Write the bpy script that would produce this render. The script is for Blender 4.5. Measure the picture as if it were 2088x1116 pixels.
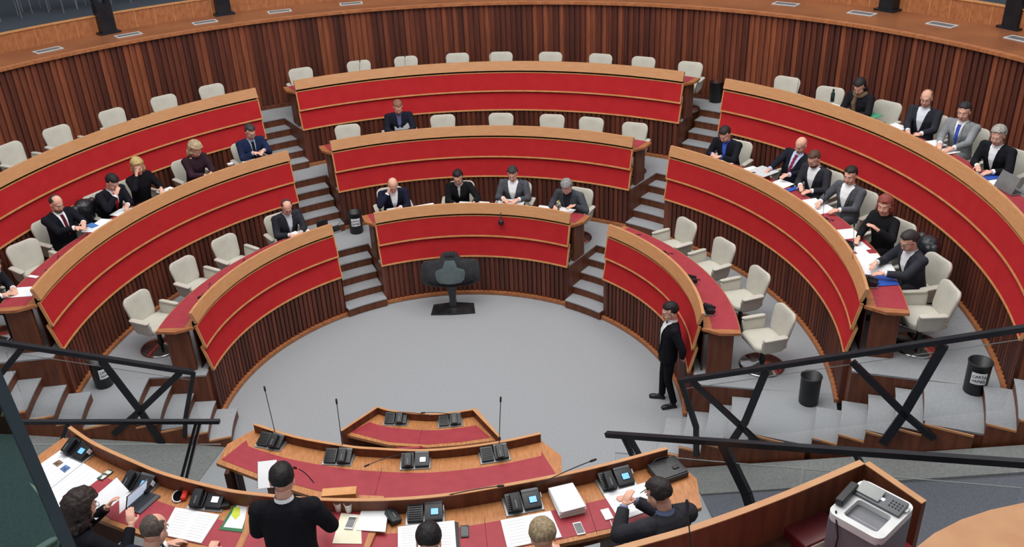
import bpy, bmesh, math, random
from mathutils import Vector, Matrix, Euler, noise
PI = math.pi
for o in list(bpy.data.objects): bpy.data.objects.remove(o)
SC = bpy.context.scene
COL = SC.collection
random.seed(7)

# ---------------------------------------------------------------- camera
K = .78
CAM_POS = Vector((1.1275*K, -14.5128*K, 10.6368*K))
YAW, PIT, ROL, FPX, CX, CY = .0122, .4898, -.0442, 1844.8, 1044.3, 558.0
fw = Vector((math.sin(YAW)*math.cos(PIT), math.cos(YAW)*math.cos(PIT), -math.sin(PIT)))
r_ = Vector((math.cos(YAW), -math.sin(YAW), 0)); u_ = r_.cross(fw)
RT = r_*math.cos(ROL)+u_*math.sin(ROL); UP = -r_*math.sin(ROL)+u_*math.cos(ROL)
cd = bpy.data.cameras.new('camera'); cam = bpy.data.objects.new('camera', cd); COL.objects.link(cam)
cd.sensor_width = 36; cd.sensor_fit = 'HORIZONTAL'; cd.lens = 36*FPX/2088; cd.clip_start = .05; cd.clip_end = 200
m = Matrix((RT, UP, -fw)).transposed().to_4x4(); m.translation = CAM_POS; cam.matrix_world = m
SC.camera = cam
def P(x, y, z):
    """point of the place that lies at height z along the sight line of a photo pixel"""
    d = fw+RT*((x-CX)/FPX)-UP*((y-CY)/FPX)
    return CAM_POS+d*((z-CAM_POS.z)/d.z)

# ---------------------------------------------------------------- light
w = bpy.data.worlds.new('world'); SC.world = w; w.use_nodes = True
w.node_tree.nodes['Background'].inputs[0].default_value = (.93, .95, 1, 1)
w.node_tree.nodes['Background'].inputs[1].default_value = .47
def area(name, loc, sx, sy, power, target=None, col=(1, .97, .93)):
    l = bpy.data.lights.new(name, 'AREA'); l.shape = 'RECTANGLE'; l.size = sx; l.size_y = sy; l.energy = power; l.color = col
    o = bpy.data.objects.new(name, l); COL.objects.link(o); o.location = loc
    if target is not None: o.rotation_euler = (Vector(target)-Vector(loc)).to_track_quat('-Z', 'Y').to_euler()
    return o
area('ceiling_light', (0, -2.5, 12.5), 9, 7, 1060, (0, 0, 0))
area('ceiling_light', (0, 5, 12.5), 12, 4, 340, (0, 7, 0))
area('ceiling_light', (-7, 1, 12), 3, 8, 150, (-5, 2, 0))
area('ceiling_light', (7, 1, 12), 3, 8, 330, (6, 2, 0))
vs = SC.view_settings; vs.view_transform = 'Standard'; vs.look = 'None'; vs.exposure = 0.06; vs.gamma = 1; vs.use_curve_mapping = False

# ---------------------------------------------------------------- materials
def lin(c):
    return tuple(((v/255)/12.92 if v/255 <= .04045 else ((v/255+.055)/1.055)**2.4) for v in c)+(1,)
MATS = {}
def mat(name, col, rough=.6, metal=0, col2=None, scale=8, stretch=(1, 1, 1), bump=0, bscale=60, coat=0, emit=None, estr=0, detail=4, spec=.5, lo=.35, hi=.65):
    if name in MATS: return MATS[name]
    m = bpy.data.materials.new(name); m.use_nodes = True; nt = m.node_tree; b = nt.nodes['Principled BSDF']
    b.inputs['Roughness'].default_value = rough; b.inputs['Metallic'].default_value = metal
    b.inputs['Specular IOR Level'].default_value = spec
    b.inputs['Coat Weight'].default_value = coat
    c1 = lin(col); c2 = lin(col2) if col2 else tuple(v*.9 for v in c1[:3])+(1,)
    tc = nt.nodes.new('ShaderNodeTexCoord'); mp = nt.nodes.new('ShaderNodeMapping'); mp.inputs['Scale'].default_value = stretch
    nt.links.new(tc.outputs['Object'], mp.inputs[0])
    nz = nt.nodes.new('ShaderNodeTexNoise'); nz.inputs['Scale'].default_value = scale; nz.inputs['Detail'].default_value = detail
    nt.links.new(mp.outputs[0], nz.inputs['Vector'])
    mr = nt.nodes.new('ShaderNodeMapRange'); mr.inputs[1].default_value = lo; mr.inputs[2].default_value = hi
    nt.links.new(nz.outputs['Fac'], mr.inputs[0])
    mx = nt.nodes.new('ShaderNodeMix'); mx.data_type = 'RGBA'; mx.inputs[6].default_value = c1; mx.inputs[7].default_value = c2
    nt.links.new(mr.outputs[0], mx.inputs[0]); nt.links.new(mx.outputs[2], b.inputs['Base Color'])
    if bump:
        n2 = nt.nodes.new('ShaderNodeTexNoise'); n2.inputs['Scale'].default_value = bscale; nt.links.new(mp.outputs[0], n2.inputs['Vector'])
        bp = nt.nodes.new('ShaderNodeBump'); bp.inputs['Strength'].default_value = bump; bp.inputs['Distance'].default_value = .01
        nt.links.new(n2.outputs['Fac'], bp.inputs['Height']); nt.links.new(bp.outputs[0], b.inputs['Normal'])
    if emit:
        b.inputs['Emission Color'].default_value = lin(emit); b.inputs['Emission Strength'].default_value = estr
    MATS[name] = m; return m
def slat_mat(name, n, ca, cb, cc, cen=(0, 0), grain=1.0):
    """vertical timber slats round the hall, every slat with its own tone"""
    m = bpy.data.materials.new(name); m.use_nodes = True; nt = m.node_tree; b = nt.nodes['Principled BSDF']; L = nt.links.new
    g = nt.nodes.new('ShaderNodeNewGeometry'); s = nt.nodes.new('ShaderNodeSeparateXYZ'); L(g.outputs['Position'], s.inputs[0])
    def mth(op, a, b_=None):
        q = nt.nodes.new('ShaderNodeMath'); q.operation = op
        for i, v in enumerate((a, b_)):
            if v is None: continue
            if isinstance(v, (int, float)): q.inputs[i].default_value = v
            else: L(v, q.inputs[i])
        return q.outputs[0]
    an = mth('ARCTAN2', mth('SUBTRACT', s.outputs[1], cen[1]), mth('SUBTRACT', s.outputs[0], cen[0]))
    ix = mth('FLOOR', mth('MULTIPLY', an, n/(2*PI)))
    wn = nt.nodes.new('ShaderNodeTexWhiteNoise'); wn.noise_dimensions = '1D'; L(ix, wn.inputs['W'])
    cr = nt.nodes.new('ShaderNodeValToRGB'); e = cr.color_ramp.elements; e[0].color = lin(ca); e[1].color = lin(cc)
    x = cr.color_ramp.elements.new(.42); x.color = lin(cb); L(wn.outputs['Value'], cr.inputs[0])
    mp = nt.nodes.new('ShaderNodeMapping'); mp.inputs['Scale'].default_value = (22, 22, 1.2); L(g.outputs['Position'], mp.inputs[0])
    nz = nt.nodes.new('ShaderNodeTexNoise'); nz.inputs['Scale'].default_value = 1.6; nz.inputs['Detail'].default_value = 5; L(mp.outputs[0], nz.inputs['Vector'])
    mr = nt.nodes.new('ShaderNodeMapRange'); mr.inputs[1].default_value = .3; mr.inputs[2].default_value = .7; mr.inputs[3].default_value = 1-.55*grain; mr.inputs[4].default_value = 1+.35*grain
    L(nz.outputs['Fac'], mr.inputs[0])
    mx = nt.nodes.new('ShaderNodeVectorMath'); mx.operation = 'SCALE'; L(cr.outputs[0], mx.inputs[0]); L(mr.outputs[0], mx.inputs['Scale'])
    L(mx.outputs[0], b.inputs['Base Color']); b.inputs['Roughness'].default_value = .5
    return m
M_carpet = mat('grey_carpet', (158, 161, 165), .95, col2=(146, 149, 153), scale=45, bump=.25, bscale=260, lo=.3, hi=.7, spec=.1)
M_carpet_blue = mat('slate_carpet', (106, 108, 116), .95, col2=(92, 95, 104), scale=60, bump=.3, bscale=300, spec=.1)
M_carpet_olive = mat('ramp_carpet', (128, 131, 130), .95, col2=(116, 119, 118), scale=30, bump=.2, bscale=260, spec=.1)
M_red = mat('red_felt', (178, 39, 43), .85, col2=(172, 35, 40), scale=5, bump=.1, bscale=400, spec=.15)
M_leather = mat('red_leather', (158, 54, 64), .42, col2=(150, 49, 59), scale=9, bump=.06, bscale=180, spec=.35)
M_ledge = mat('light_wood', (192, 142, 98), .42, col2=(184, 131, 88), scale=3, stretch=(2, 2, 14), detail=6, spec=.4)
M_trim = mat('gilded_wood_trim', (206, 150, 98), .5, col2=(192, 134, 82), scale=8, spec=.3)
M_edge = mat('orange_wood', (172, 112, 72), .4, col2=(152, 92, 56), scale=3, stretch=(2, 9, 3), detail=6, spec=.4)
M_brown = mat('brown_wood', (112, 64, 42), .5, col2=(90, 48, 31), scale=3, stretch=(5, 5, .8), detail=6, spec=.35)
M_darkwood = mat('dark_wood', (78, 42, 30), .5, col2=(60, 32, 24), scale=3, stretch=(4, 4, .7), detail=6, spec=.3)
M_shelf = mat('polished_wood', (152, 96, 62), .3, col2=(132, 80, 52), scale=1.2, stretch=(1, 1, 1), detail=6, spec=.5)
M_beige = mat('beige_upholstery', (192, 189, 178), .7, col2=(184, 181, 170), scale=6, spec=.25)
M_black = mat('black_plastic', (22, 23, 27), .42, col2=(28, 29, 33), spec=.45)
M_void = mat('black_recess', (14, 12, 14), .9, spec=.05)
M_steel = mat('black_steel', (28, 30, 37), .38, metal=.35, col2=(38, 39, 44), scale=5)
M_chrome = mat('chrome', (190, 190, 192), .12, metal=1, col2=(180, 180, 184))
M_silver = mat('silver_metal', (168, 170, 172), .35, metal=.7, col2=(156, 158, 160))
M_grey = mat('grey_plastic', (92, 95, 100), .45)
M_paper = mat('white_paper', (236, 238, 240), .8, col2=(228, 230, 234), scale=3, spec=.1)
M_cream = mat('cream_paper', (232, 228, 206), .8, col2=(224, 218, 194), scale=4, spec=.1)
M_ink = mat('printed_ink', (70, 70, 76), .8)
M_screen = mat('blue_screen', (90, 150, 220), .3, emit=(120, 190, 250), estr=.75)
M_screenw = mat('white_screen', (220, 225, 240), .3, emit=(225, 230, 250), estr=.75)
M_glass = bpy.data.materials.new('clear_glass'); M_glass.use_nodes = True
def _glass(m, tint, rough=.02, refl=.12):
    nt = m.node_tree; nt.nodes.clear(); o = nt.nodes.new('ShaderNodeOutputMaterial'); t = nt.nodes.new('ShaderNodeBsdfTransparent'); g = nt.nodes.new('ShaderNodeBsdfGlossy')
    t.inputs[0].default_value = tint; g.inputs['Roughness'].default_value = rough; mx = nt.nodes.new('ShaderNodeMixShader'); f = nt.nodes.new('ShaderNodeFresnel'); f.inputs[0].default_value = 1.08
    nt.links.new(f.outputs[0], mx.inputs[0]); nt.links.new(t.outputs[0], mx.inputs[1]); nt.links.new(g.outputs[0], mx.inputs[2]); nt.links.new(mx.outputs[0], o.inputs[0])
_glass(M_glass, (.95, .96, .96, 1))
M_teal = bpy.data.materials.new('teal_glass'); M_teal.use_nodes = True; _glass(M_teal, (.40, .52, .52, 1))

# ---------------------------------------------------------------- mesh helpers
def new(): return bmesh.new()
def finish(bm, name, mats, parent=None, smooth=False, off=None, recalc=True):
    if recalc: bmesh.ops.recalc_face_normals(bm, faces=bm.faces[:])
    if off is not None: bmesh.ops.translate(bm, vec=-Vector(off), verts=bm.verts[:])
    me = bpy.data.meshes.new(name); bm.to_mesh(me); bm.free()
    if not isinstance(mats, (list, tuple)): mats = [mats]
    for q in mats: me.materials.append(q)
    if smooth:
        me.polygons.foreach_set('use_smooth', [True]*len(me.polygons))
        if smooth != 'all':
            try: me.set_sharp_from_angle(angle=math.radians(40))
            except Exception: pass
    o = bpy.data.objects.new(name, me); COL.objects.link(o)
    if parent: o.parent = parent
    return o
def bevel(bm, w=.004, seg=2):
    bmesh.ops.bevel(bm, geom=bm.edges[:], offset=w, segments=seg, profile=.7, affect='EDGES', clamp_overlap=True)
    return bm
def box(bm, c, s, M=None, mi=0):
    r = bmesh.ops.create_cube(bm, size=1); vs = r['verts']
    T = Matrix.Translation(Vector(c)) @ Matrix.Diagonal((s[0], s[1], s[2], 1))
    if M is not None: T = M @ T
    bmesh.ops.transform(bm, matrix=T, verts=vs)
    if mi:
        for f in {f for v in vs for f in v.link_faces}: f.material_index = mi
    return vs
def bbox_bev(c, s, M=None, w=.006, seg=2, bm=None):
    b2 = new(); box(b2, (0, 0, 0), s); bevel(b2, min(w, min(s)*.45), seg)
    T = Matrix.Translation(Vector(c)); T = M @ T if M is not None else T
    bmesh.ops.transform(b2, matrix=T, verts=b2.verts[:])
    if bm is None: return b2
    me = bpy.data.meshes.new('t'); b2.to_mesh(me); b2.free(); bm.from_mesh(me); bpy.data.meshes.remove(me); return bm
def PV(x, y, a, b):
    """point of the place on the vertical plane through a and b, along the sight line of a photo pixel"""
    d = fw+RT*((x-CX)/FPX)-UP*((y-CY)/FPX); a, b = Vector(a), Vector(b); n = Vector((b.y-a.y, a.x-b.x, 0))
    return CAM_POS+d*((a-CAM_POS).dot(n)/d.dot(n))
def poly_prism(bm, pts, z0, z1, mi=0):
    """closed solid over a plan outline; z0/z1 numbers or per-point lists"""
    n = len(pts); Z0 = z0 if isinstance(z0, list) else [z0]*n; Z1 = z1 if isinstance(z1, list) else [z1]*n
    a = [bm.verts.new((p[0], p[1], Z0[i])) for i, p in enumerate(pts)]; b = [bm.verts.new((p[0], p[1], Z1[i])) for i, p in enumerate(pts)]
    fs = [bm.faces.new(a[::-1]), bm.faces.new(b)]
    for i in range(n): fs.append(bm.faces.new((a[i], a[(i+1) % n], b[(i+1) % n], b[i])))
    for f in fs: f.material_index = mi
    return fs
def sweep(bm, prof, a0, a1, c=(0, 0), n=None, mi=0):
    """solid swept round centre c from angle a0 to a1 (degrees); prof = closed list of (r, z)"""
    n = n or max(2, int(abs(a1-a0)/1.2)); rings = []
    for i in range(n+1):
        a = math.radians(a0+(a1-a0)*i/n)
        rings.append([bm.verts.new((c[0]+r*math.cos(a), c[1]+r*math.sin(a), z)) for r, z in prof])
    k = len(prof); fs = []
    for i in range(n):
        for j in range(k):
            fs.append(bm.faces.new((rings[i][j], rings[i][(j+1) % k], rings[i+1][(j+1) % k], rings[i+1][j])))
    fs.append(bm.faces.new(rings[0])); fs.append(bm.faces.new(rings[-1][::-1]))
    for f in fs: f.material_index = mi
def path_sweep(bm, line, prof, mi=0):
    """solid swept along a plan polyline; prof = closed list of (offset to the left of travel, z)"""
    rings = []; n = len(line)
    for i, p in enumerate(line):
        a = Vector(line[max(i-1, 0)][:2]); b = Vector(line[min(i+1, n-1)][:2]); t = (b-a).normalized(); nn = Vector((-t.y, t.x))
        sc = 1.0
        if 0 < i < n-1:
            t1 = (Vector(p[:2])-a).normalized(); sc = 1/max(.5, abs(t1.dot(t)))
        rings.append([bm.verts.new((p[0]+nn.x*o*sc, p[1]+nn.y*o*sc, z)) for o, z in prof])
    k = len(prof)
    for i in range(n-1):
        for j in range(k): bm.faces.new((rings[i][j], rings[i][(j+1) % k], rings[i+1][(j+1) % k], rings[i+1][j])).material_index = mi
    bm.faces.new(rings[0]); bm.faces.new(rings[-1][::-1])
def tube(bm, pts, rad, seg=8, mi=0, cap=True, sx=None):
    """round tube along 3-D points; rad number or per-point list; sx squashes the section sideways"""
    n = len(pts); pts = [Vector(p) for p in pts]; R = rad if isinstance(rad, (list, tuple)) else [rad]*n
    rings = []; prev = None
    for i in range(n):
        t = (pts[min(i+1, n-1)]-pts[max(i-1, 0)]).normalized()
        if prev is None:
            a = Vector((0, 0, 1)) if abs(t.z) < .9 else Vector((1, 0, 0)); u = t.cross(a).normalized()
        else: u = (prev-t*prev.dot(t)).normalized()
        prev = u; v = t.cross(u)
        rings.append([bm.verts.new(pts[i]+(u*math.cos(2*PI*k/seg)*(sx or 1)+v*math.sin(2*PI*k/seg))*R[i]) for k in range(seg)])
    fs = []
    for i in range(n-1):
        for k in range(seg): fs.append(bm.faces.new((rings[i][k], rings[i][(k+1) % seg], rings[i+1][(k+1) % seg], rings[i+1][k])))
    if cap: fs.append(bm.faces.new(rings[0][::-1])); fs.append(bm.faces.new(rings[-1]))
    for f in fs: f.material_index = mi
    return rings
def ball(bm, c, r, sub=2, M=None, mi=0):
    q = bmesh.ops.create_icosphere(bm, subdivisions=sub, radius=1)['verts']
    r = (r, r, r) if isinstance(r, (int, float)) else r
    T = Matrix.Translation(Vector(c)) @ Matrix.Diagonal((*r, 1)); T = M @ T if M is not None else T
    bmesh.ops.transform(bm, matrix=T, verts=q)
    if mi:
        for f in {f for v in q for f in v.link_faces}: f.material_index = mi
    return q
def lathe(bm, prof, seg=24, M=None, mi=0):
    rings = []
    for r, z in prof:
        if r < 1e-5: rings.append([bm.verts.new((0, 0, z))])
        else: rings.append([bm.verts.new((r*math.cos(2*PI*k/seg), r*math.sin(2*PI*k/seg), z)) for k in range(seg)])
    for i in range(len(rings)-1):
        a, b = rings[i], rings[i+1]
        for k in range(seg):
            q = (a[k % len(a)], a[(k+1) % seg % len(a)], b[(k+1) % seg % len(b)], b[k % len(b)])
            q = [v for j, v in enumerate(q) if v not in q[:j]]
            if len(q) > 2: bm.faces.new(q).material_index = mi
    if M is not None: bmesh.ops.transform(bm, matrix=M, verts=[v for r in rings for v in r])
def bar(bm, a, b, w, h, mi=0, roll=0):
    """square bar between two points"""
    a, b = Vector(a), Vector(b); d = b-a; q = d.to_track_quat('Y', 'Z').to_matrix().to_4x4()
    M = Matrix.Translation((a+b)/2) @ q @ Matrix.Rotation(roll, 4, 'Y')
    box(bm, (0, 0, 0), (w, d.length, h), M, mi)
def rect_round(w, h, r, n=4):
    out = []
    for cx, cy, a0 in ((w/2-r, h/2-r, 0), (-w/2+r, h/2-r, 90), (-w/2+r, -h/2+r, 180), (w/2-r, -h/2+r, 270)):
        for k in range(n+1): a = math.radians(a0+90*k/n); out.append((cx+r*math.cos(a), cy+r*math.sin(a)))
    return out
def thing(name, label, cat, loc=(0, 0, 0), rotz=0, group=None):
    o = bpy.data.objects.new(name, None); COL.objects.link(o); o.location = loc; o.rotation_euler = (0, 0, rotz); o.empty_display_size = .1
    o['label'] = label; o['category'] = cat
    if group: o['group'] = group
    return o
def tag(o, label, cat, group=None, loc=None, rotz=None):
    o['label'] = label; o['category'] = cat
    if group: o['group'] = group
    if loc is not None: o.location = loc
    if rotz is not None: o.rotation_euler = (0, 0, rotz)
    return o
def struct(name, bm, m, smooth=False):
    o = finish(bm, name, m, None, smooth); o['kind'] = 'structure'; return o
def dup(root, loc, rotz, label, group=None):
    r = root.copy(); COL.objects.link(r); r.location = loc; r.rotation_euler = (0, 0, rotz); r['label'] = label
    if group: r['group'] = group
    for ch in list(root.children):
        c = ch.copy(); COL.objects.link(c); c.parent = r
        for g in list(ch.children):
            d = g.copy(); COL.objects.link(d); d.parent = c
    return r
def pol(r, a, c=(0, 0), z=0): a = math.radians(a); return Vector((c[0]+r*math.cos(a), c[1]+r*math.sin(a), z))
ORD = ['first', 'second', 'third', 'fourth', 'fifth', 'sixth', 'seventh', 'eighth', 'ninth', 'tenth', 'eleventh']
# ================================================================ THE HALL
R = [3.51, 5.43, 7.16]; PL = [.80, 1.59, 2.38]; CEN = [(0, 0), (.071, .005), (.19, .01)]
BACK_C, BACK_R, BACK_Z = (-.04, -1.24), 10.04, 4.25
RISE = .158
BL = [[(54.8, 111.5, 'centre'), (123.8, 177.5, 'left'), (-9.0, 42.3, 'right')],
      [(53.2, 114.6, 'centre'), (123.1, 183.7, 'left'), (-15.5, 45.2, 'right')],
      [(53.0, 116.6, 'centre'), (122.7, 188.5, 'left'), (-20.5, 46.2, 'right')]]
def backring(a):  # distance from the hall centre to the back wall in direction a
    a = math.radians(a); d = Vector((math.cos(a), math.sin(a))); c = Vector(BACK_C); b = d.dot(c)
    return b+math.sqrt(b*b-c.dot(c)+BACK_R**2)
# arena floor
bm = new()
poly_prism(bm, [(-14, -8.6), (14, -8.6), (14, 12), (-14, 12)], -.2, 0)
struct('floor', bm, M_carpet)
# platforms of the three tiers, with the stair pits left open
def sector(bm, r0, r1, a0, a1, z0, z1, c=(0, 0), c1=None, mi=0, n=None):
    n = n or max(2, int(abs(a1-a0)/1.5)); c1 = c1 or c
    A = [pol(r0, a0+(a1-a0)*i/n, c) for i in range(n+1)]
    B = [(pol(r1, a0+(a1-a0)*i/n, c1) if r1 is not None else pol(backring(a0+(a1-a0)*i/n), a0+(a1-a0)*i/n)) for i in range(n+1)]
    va = [[bm.verts.new((p.x, p.y, z)) for p in A] for z in (z0, z1)]; vb = [[bm.verts.new((p.x, p.y, z)) for p in B] for z in (z0, z1)]
    for i in range(n):
        for q in ((va[1][i], va[1][i+1], vb[1][i+1], vb[1][i]), (va[0][i+1], va[0][i], vb[0][i], vb[0][i+1]), (va[0][i], va[0][i+1], va[1][i+1], va[1][i]), (vb[0][i+1], vb[0][i], vb[1][i], vb[1][i+1])):
            bm.faces.new(q).material_index = mi
    for i in (0, n): bm.faces.new((va[0][i], va[1][i], vb[1][i], vb[0][i])).material_index = mi
# platform tops: carpet slab 2 cm over a brown wooden body
AOUT = {'L': [(3.2, 191.5), (4.9, 192.8), (5.9, 193.3), (9.6, 194.2)], 'R': [(3.2, -26.9), (4.9, -26.6), (6.2, -27.7), (9.6, -28.4)]}
AIN = {'L': [179.8, 185.6, 189.5], 'R': [-13.6, -19.6, -21.4]}
def aout(s, r):
    t = AOUT[s]
    for (r0, a0), (r1, a1) in zip(t, t[1:]):
        if r <= r1 or (r1, a1) == t[-1]: return a0+(a1-a0)*max(0, min(1, (r-r0)/(r1-r0)))
def slab(r0, r1, a0, a1, z, c, c1, zb=None):
    for z0, z1, L in ((z-.025, z, 0), (zb if zb is not None else z-.79, z-.025, 1)):
        sector(bms[L], r0, r1, a0, a1, z0, z1, c, c1)
for k in range(3):
    bms = [new(), new()]
    c, z = CEN[k], PL[k]; rn = R[k+1] if k < 2 else None; cn = CEN[k+1] if k < 2 else (0, 0)
    ends = [b[:2] for b in BL[k]]
    gap = [(42.0 if k == 0 else 44.9 if k == 1 else 46.0, 55.1 if k == 0 else 53.4), (111.3 if k == 0 else 114.4 if k == 1 else 116.4, 124.1 if k == 0 else 123.3)]
    gL = [(BL[k][2][1], BL[k][0][0]), (BL[k][0][1], BL[k][1][0])]
    for a0, a1, _ in BL[k]: slab(R[k]+.09, rn+.08 if rn else None, a0, a1, z, c, cn)
    for a0, a1 in gL: slab(R[k]+1.06, rn+.02 if rn else None, a0-.6, a1+.6, z-.002, c, cn)
    # flanks beside the rows' near ends
    for s, e in (('L', BL[k][1][1]), ('R', BL[k][2][0])):
        ai = AIN[s][k]; slab(R[k]+.10, rn+.02 if rn else 9.0, e, ai, z, c, cn)
        slab(R[k]+.96, (rn-.25) if rn else 9.0, ai, aout(s, R[k]+1.5), z, c, cn)
    for s in 'LR':
        if k < 2: slab(R[k]+.96, rn+.02, AIN[s][k], AIN[s][k+1], z-.001, c, cn)
    # treads
    pits = [(a0, a1, R[k]-.06, .28) for a0, a1 in gL]+[(AIN['L'][k], aout('L', R[k]+.3), R[k]-.25, .3), (AIN['R'][k], aout('R', R[k]+.3), R[k]-.25, .3)]
    base = z-.79
    for a0, a1, r0, dp in pits:
        for i in range(4):
            zt = base+RISE*(i+1)
            sector(bms[0], r0+dp*i-.012, r0+dp*(i+1), a0, a1, zt-.02, zt, c)
            sector(bms[1], r0+dp*i, r0+dp*(i+1)+(0 if i < 3 else .0), a0, a1, base, zt-.02, c)
        # last riser
        sector(bms[1], r0+dp*4-.0, r0+dp*4+.05, a0, a1, base, z-.02, c)
        sector(bms[0], r0+dp*4-.012, r0+dp*4+.06, a0, a1, z-.02, z+.001, c)
    # side skirts closing the open flanks
    struct('floor', bms[0], M_carpet); struct('wall_tier', bms[1], M_brown)
# side skirts along the open near sides, stepping with the stairs
for s in 'LR':
    bm = new(); bw = new()
    for k in range(3):
        c = CEN[k]; r0 = R[k]-.25; base = PL[k]-.79
        segs = [(r0+.3*i, r0+.3*(i+1), base+RISE*(i+1)) for i in range(4)]+[(r0+1.2, (R[k+1]-.25) if k < 2 else 9.0, PL[k])]
        for ra, rb, zt in segs:
            p0 = pol(ra, aout(s, ra), c); p1 = pol(rb, aout(s, rb), c); d = (p1-p0).normalized(); n = Vector((-d.y, d.x, 0))*(.03 if s == 'L' else -.03)
            zb0 = max(0, .36*(ra-3.3)-.1) - .05; zb1 = max(0, .36*(rb-3.3)-.1)-.05
            poly_prism(bm, [p0, p1, p1+n, p0+n], -.02, zt-.02)
            poly_prism(bw, [p0+n*.5, p1+n*.5, p1+n*1.15, p0+n*1.15], zt-.02, zt+.006)
            if zt == PL[k] and k > 0 or True:
                pass
    struct('wall_'+('left' if s == 'L' else 'right')+'_skirt', bm, M_brown); struct('trim_'+('1' if s == 'L' else '2'), bw, M_ledge)
# slatted walls under the desks
def slat_wall(name, r, a0, a1, z0, z1, c, n, m):
    """ribbed timber wall, pitch = full circle / n"""
    bm = new(); st = 360/n; i0, i1 = math.ceil(a0/st), math.floor(a1/st); pts = [(r, a0)]
    for i in range(i0, i1): pts += [(r+.032, (i+.02)*st), (r+.032, (i+.20)*st), (r, (i+.26)*st), (r-.014, (i+.6)*st), (r, (i+.96)*st)]
    pts += [(r, a1)]
    def norm(a): return a
    P2 = [pol(q, a, c) for q, a in pts]; P3 = [pol(r+.07, a, c) for q, a in pts]
    va = [[bm.verts.new((p.x, p.y, z)) for p in P2] for z in (z0, z1)]; vb = [[bm.verts.new((p.x, p.y, z)) for p in P3] for z in (z0, z1)]
    for i in range(len(P2)-1):
        bm.faces.new((va[0][i], va[0][i+1], va[1][i+1], va[1][i])); bm.faces.new((vb[0][i+1], vb[0][i], vb[1][i], vb[1][i+1])); bm.faces.new((va[1][i], va[1][i+1], vb[1][i+1], vb[1][i])); bm.faces.new((va[0][i+1], va[0][i], vb[0][i], vb[0][i+1]))
    for i in (0, -1): bm.faces.new((va[0][i], va[1][i], vb[1][i], vb[0][i]))
    return struct(name, bm, m)
NS = [250, 350, 440]
for k in range(3):
    mk = slat_mat('slats_tier', NS[k], (76, 37, 27), (92, 46, 33), (112, 58, 40), CEN[k], .5)
    for a0, a1, nm in BL[k]:
        slat_wall('wall_slats', R[k]+.04, a0, a1, PL[k]-.79, PL[k]+.005, CEN[k], NS[k], mk)
        bm = new(); rr = R[k]; z = PL[k]-.79
        sweep(bm, [(rr-.015, z), (rr+.06, z), (rr+.06, z+.055), (rr-.015, z+.055)], a0, a1, CEN[k])
        struct('baseboard_'+nm, bm, M_edge if nm != 'centre' else M_edge)
NB = 540
slat_wall('wall_back', BACK_R, -14, 200, 2.2, BACK_Z, BACK_C, NB, slat_mat('slats_back', NB, (74, 36, 27), (100, 50, 35), (142, 78, 50), BACK_C, .6))
bm = new(); sweep(bm, [(BACK_R-.04, 2.38), (BACK_R, 2.38), (BACK_R, 2.46), (BACK_R-.04, 2.46)], -14, 200, BACK_C); struct('baseboard_back', bm, M_brown)
# shelf crowning the back wall, low parapet and gallery floor behind it
bm = new(); sweep(bm, [(BACK_R-.07, BACK_Z), (BACK_R+.1, BACK_Z-.05), (11.7, BACK_Z-.05), (11.7, BACK_Z+.03), (BACK_R-.07, BACK_Z+.03)], -14, 200, BACK_C, 120)
struct('trim_shelf', bm, M_shelf)
bm = new(); sweep(bm, [(BACK_R-.085, BACK_Z-.02), (BACK_R-.07, BACK_Z-.02), (BACK_R-.07, BACK_Z+.035), (BACK_R+.0, BACK_Z+.045), (BACK_R-.0, BACK_Z+.032), (BACK_R-.085, BACK_Z+.032)], -14, 200, BACK_C, 120)
struct('trim_3', bm, M_edge)
GC = (.22, -1.24); GR = 11.3
bm = new(); sweep(bm, [(GR, BACK_Z), (GR+.06, BACK_Z), (GR+.06, BACK_Z+.37), (GR, BACK_Z+.37)], 0, 200, GC, 100)
sweep(bm, [(GR-.02, BACK_Z+.37), (GR+.1, BACK_Z+.37), (GR+.1, BACK_Z+.39), (GR-.02, BACK_Z+.39)], 0, 200, GC, 100, mi=1)
for i in range(80):
    a = 20+i*2.0; p = pol(GR-.004, a, GC); box(bm, (0, 0, 0), (.008, .012, .34), Matrix.Translation((p.x, p.y, BACK_Z+.2)) @ Matrix.Rotation(math.radians(a), 4, 'Z'), mi=1)
struct('wall_gallery', bm, [M_edge, M_trim])
bm = new(); sweep(bm, [(GR+.06, BACK_Z+.1), (17, BACK_Z+.1), (17, BACK_Z+.3), (GR+.06, BACK_Z+.3)], 0, 200, GC, 60); struct('floor', bm, mat('gallery_carpet', (58, 66, 78), .95))
bm = new(); sweep(bm, [(16.8, 3), (17, 3), (17, 9), (16.8, 9)], 0, 200, GC, 60); struct('wall_outer', bm, mat('dark_wall', (66, 60, 60), .9))

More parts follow.
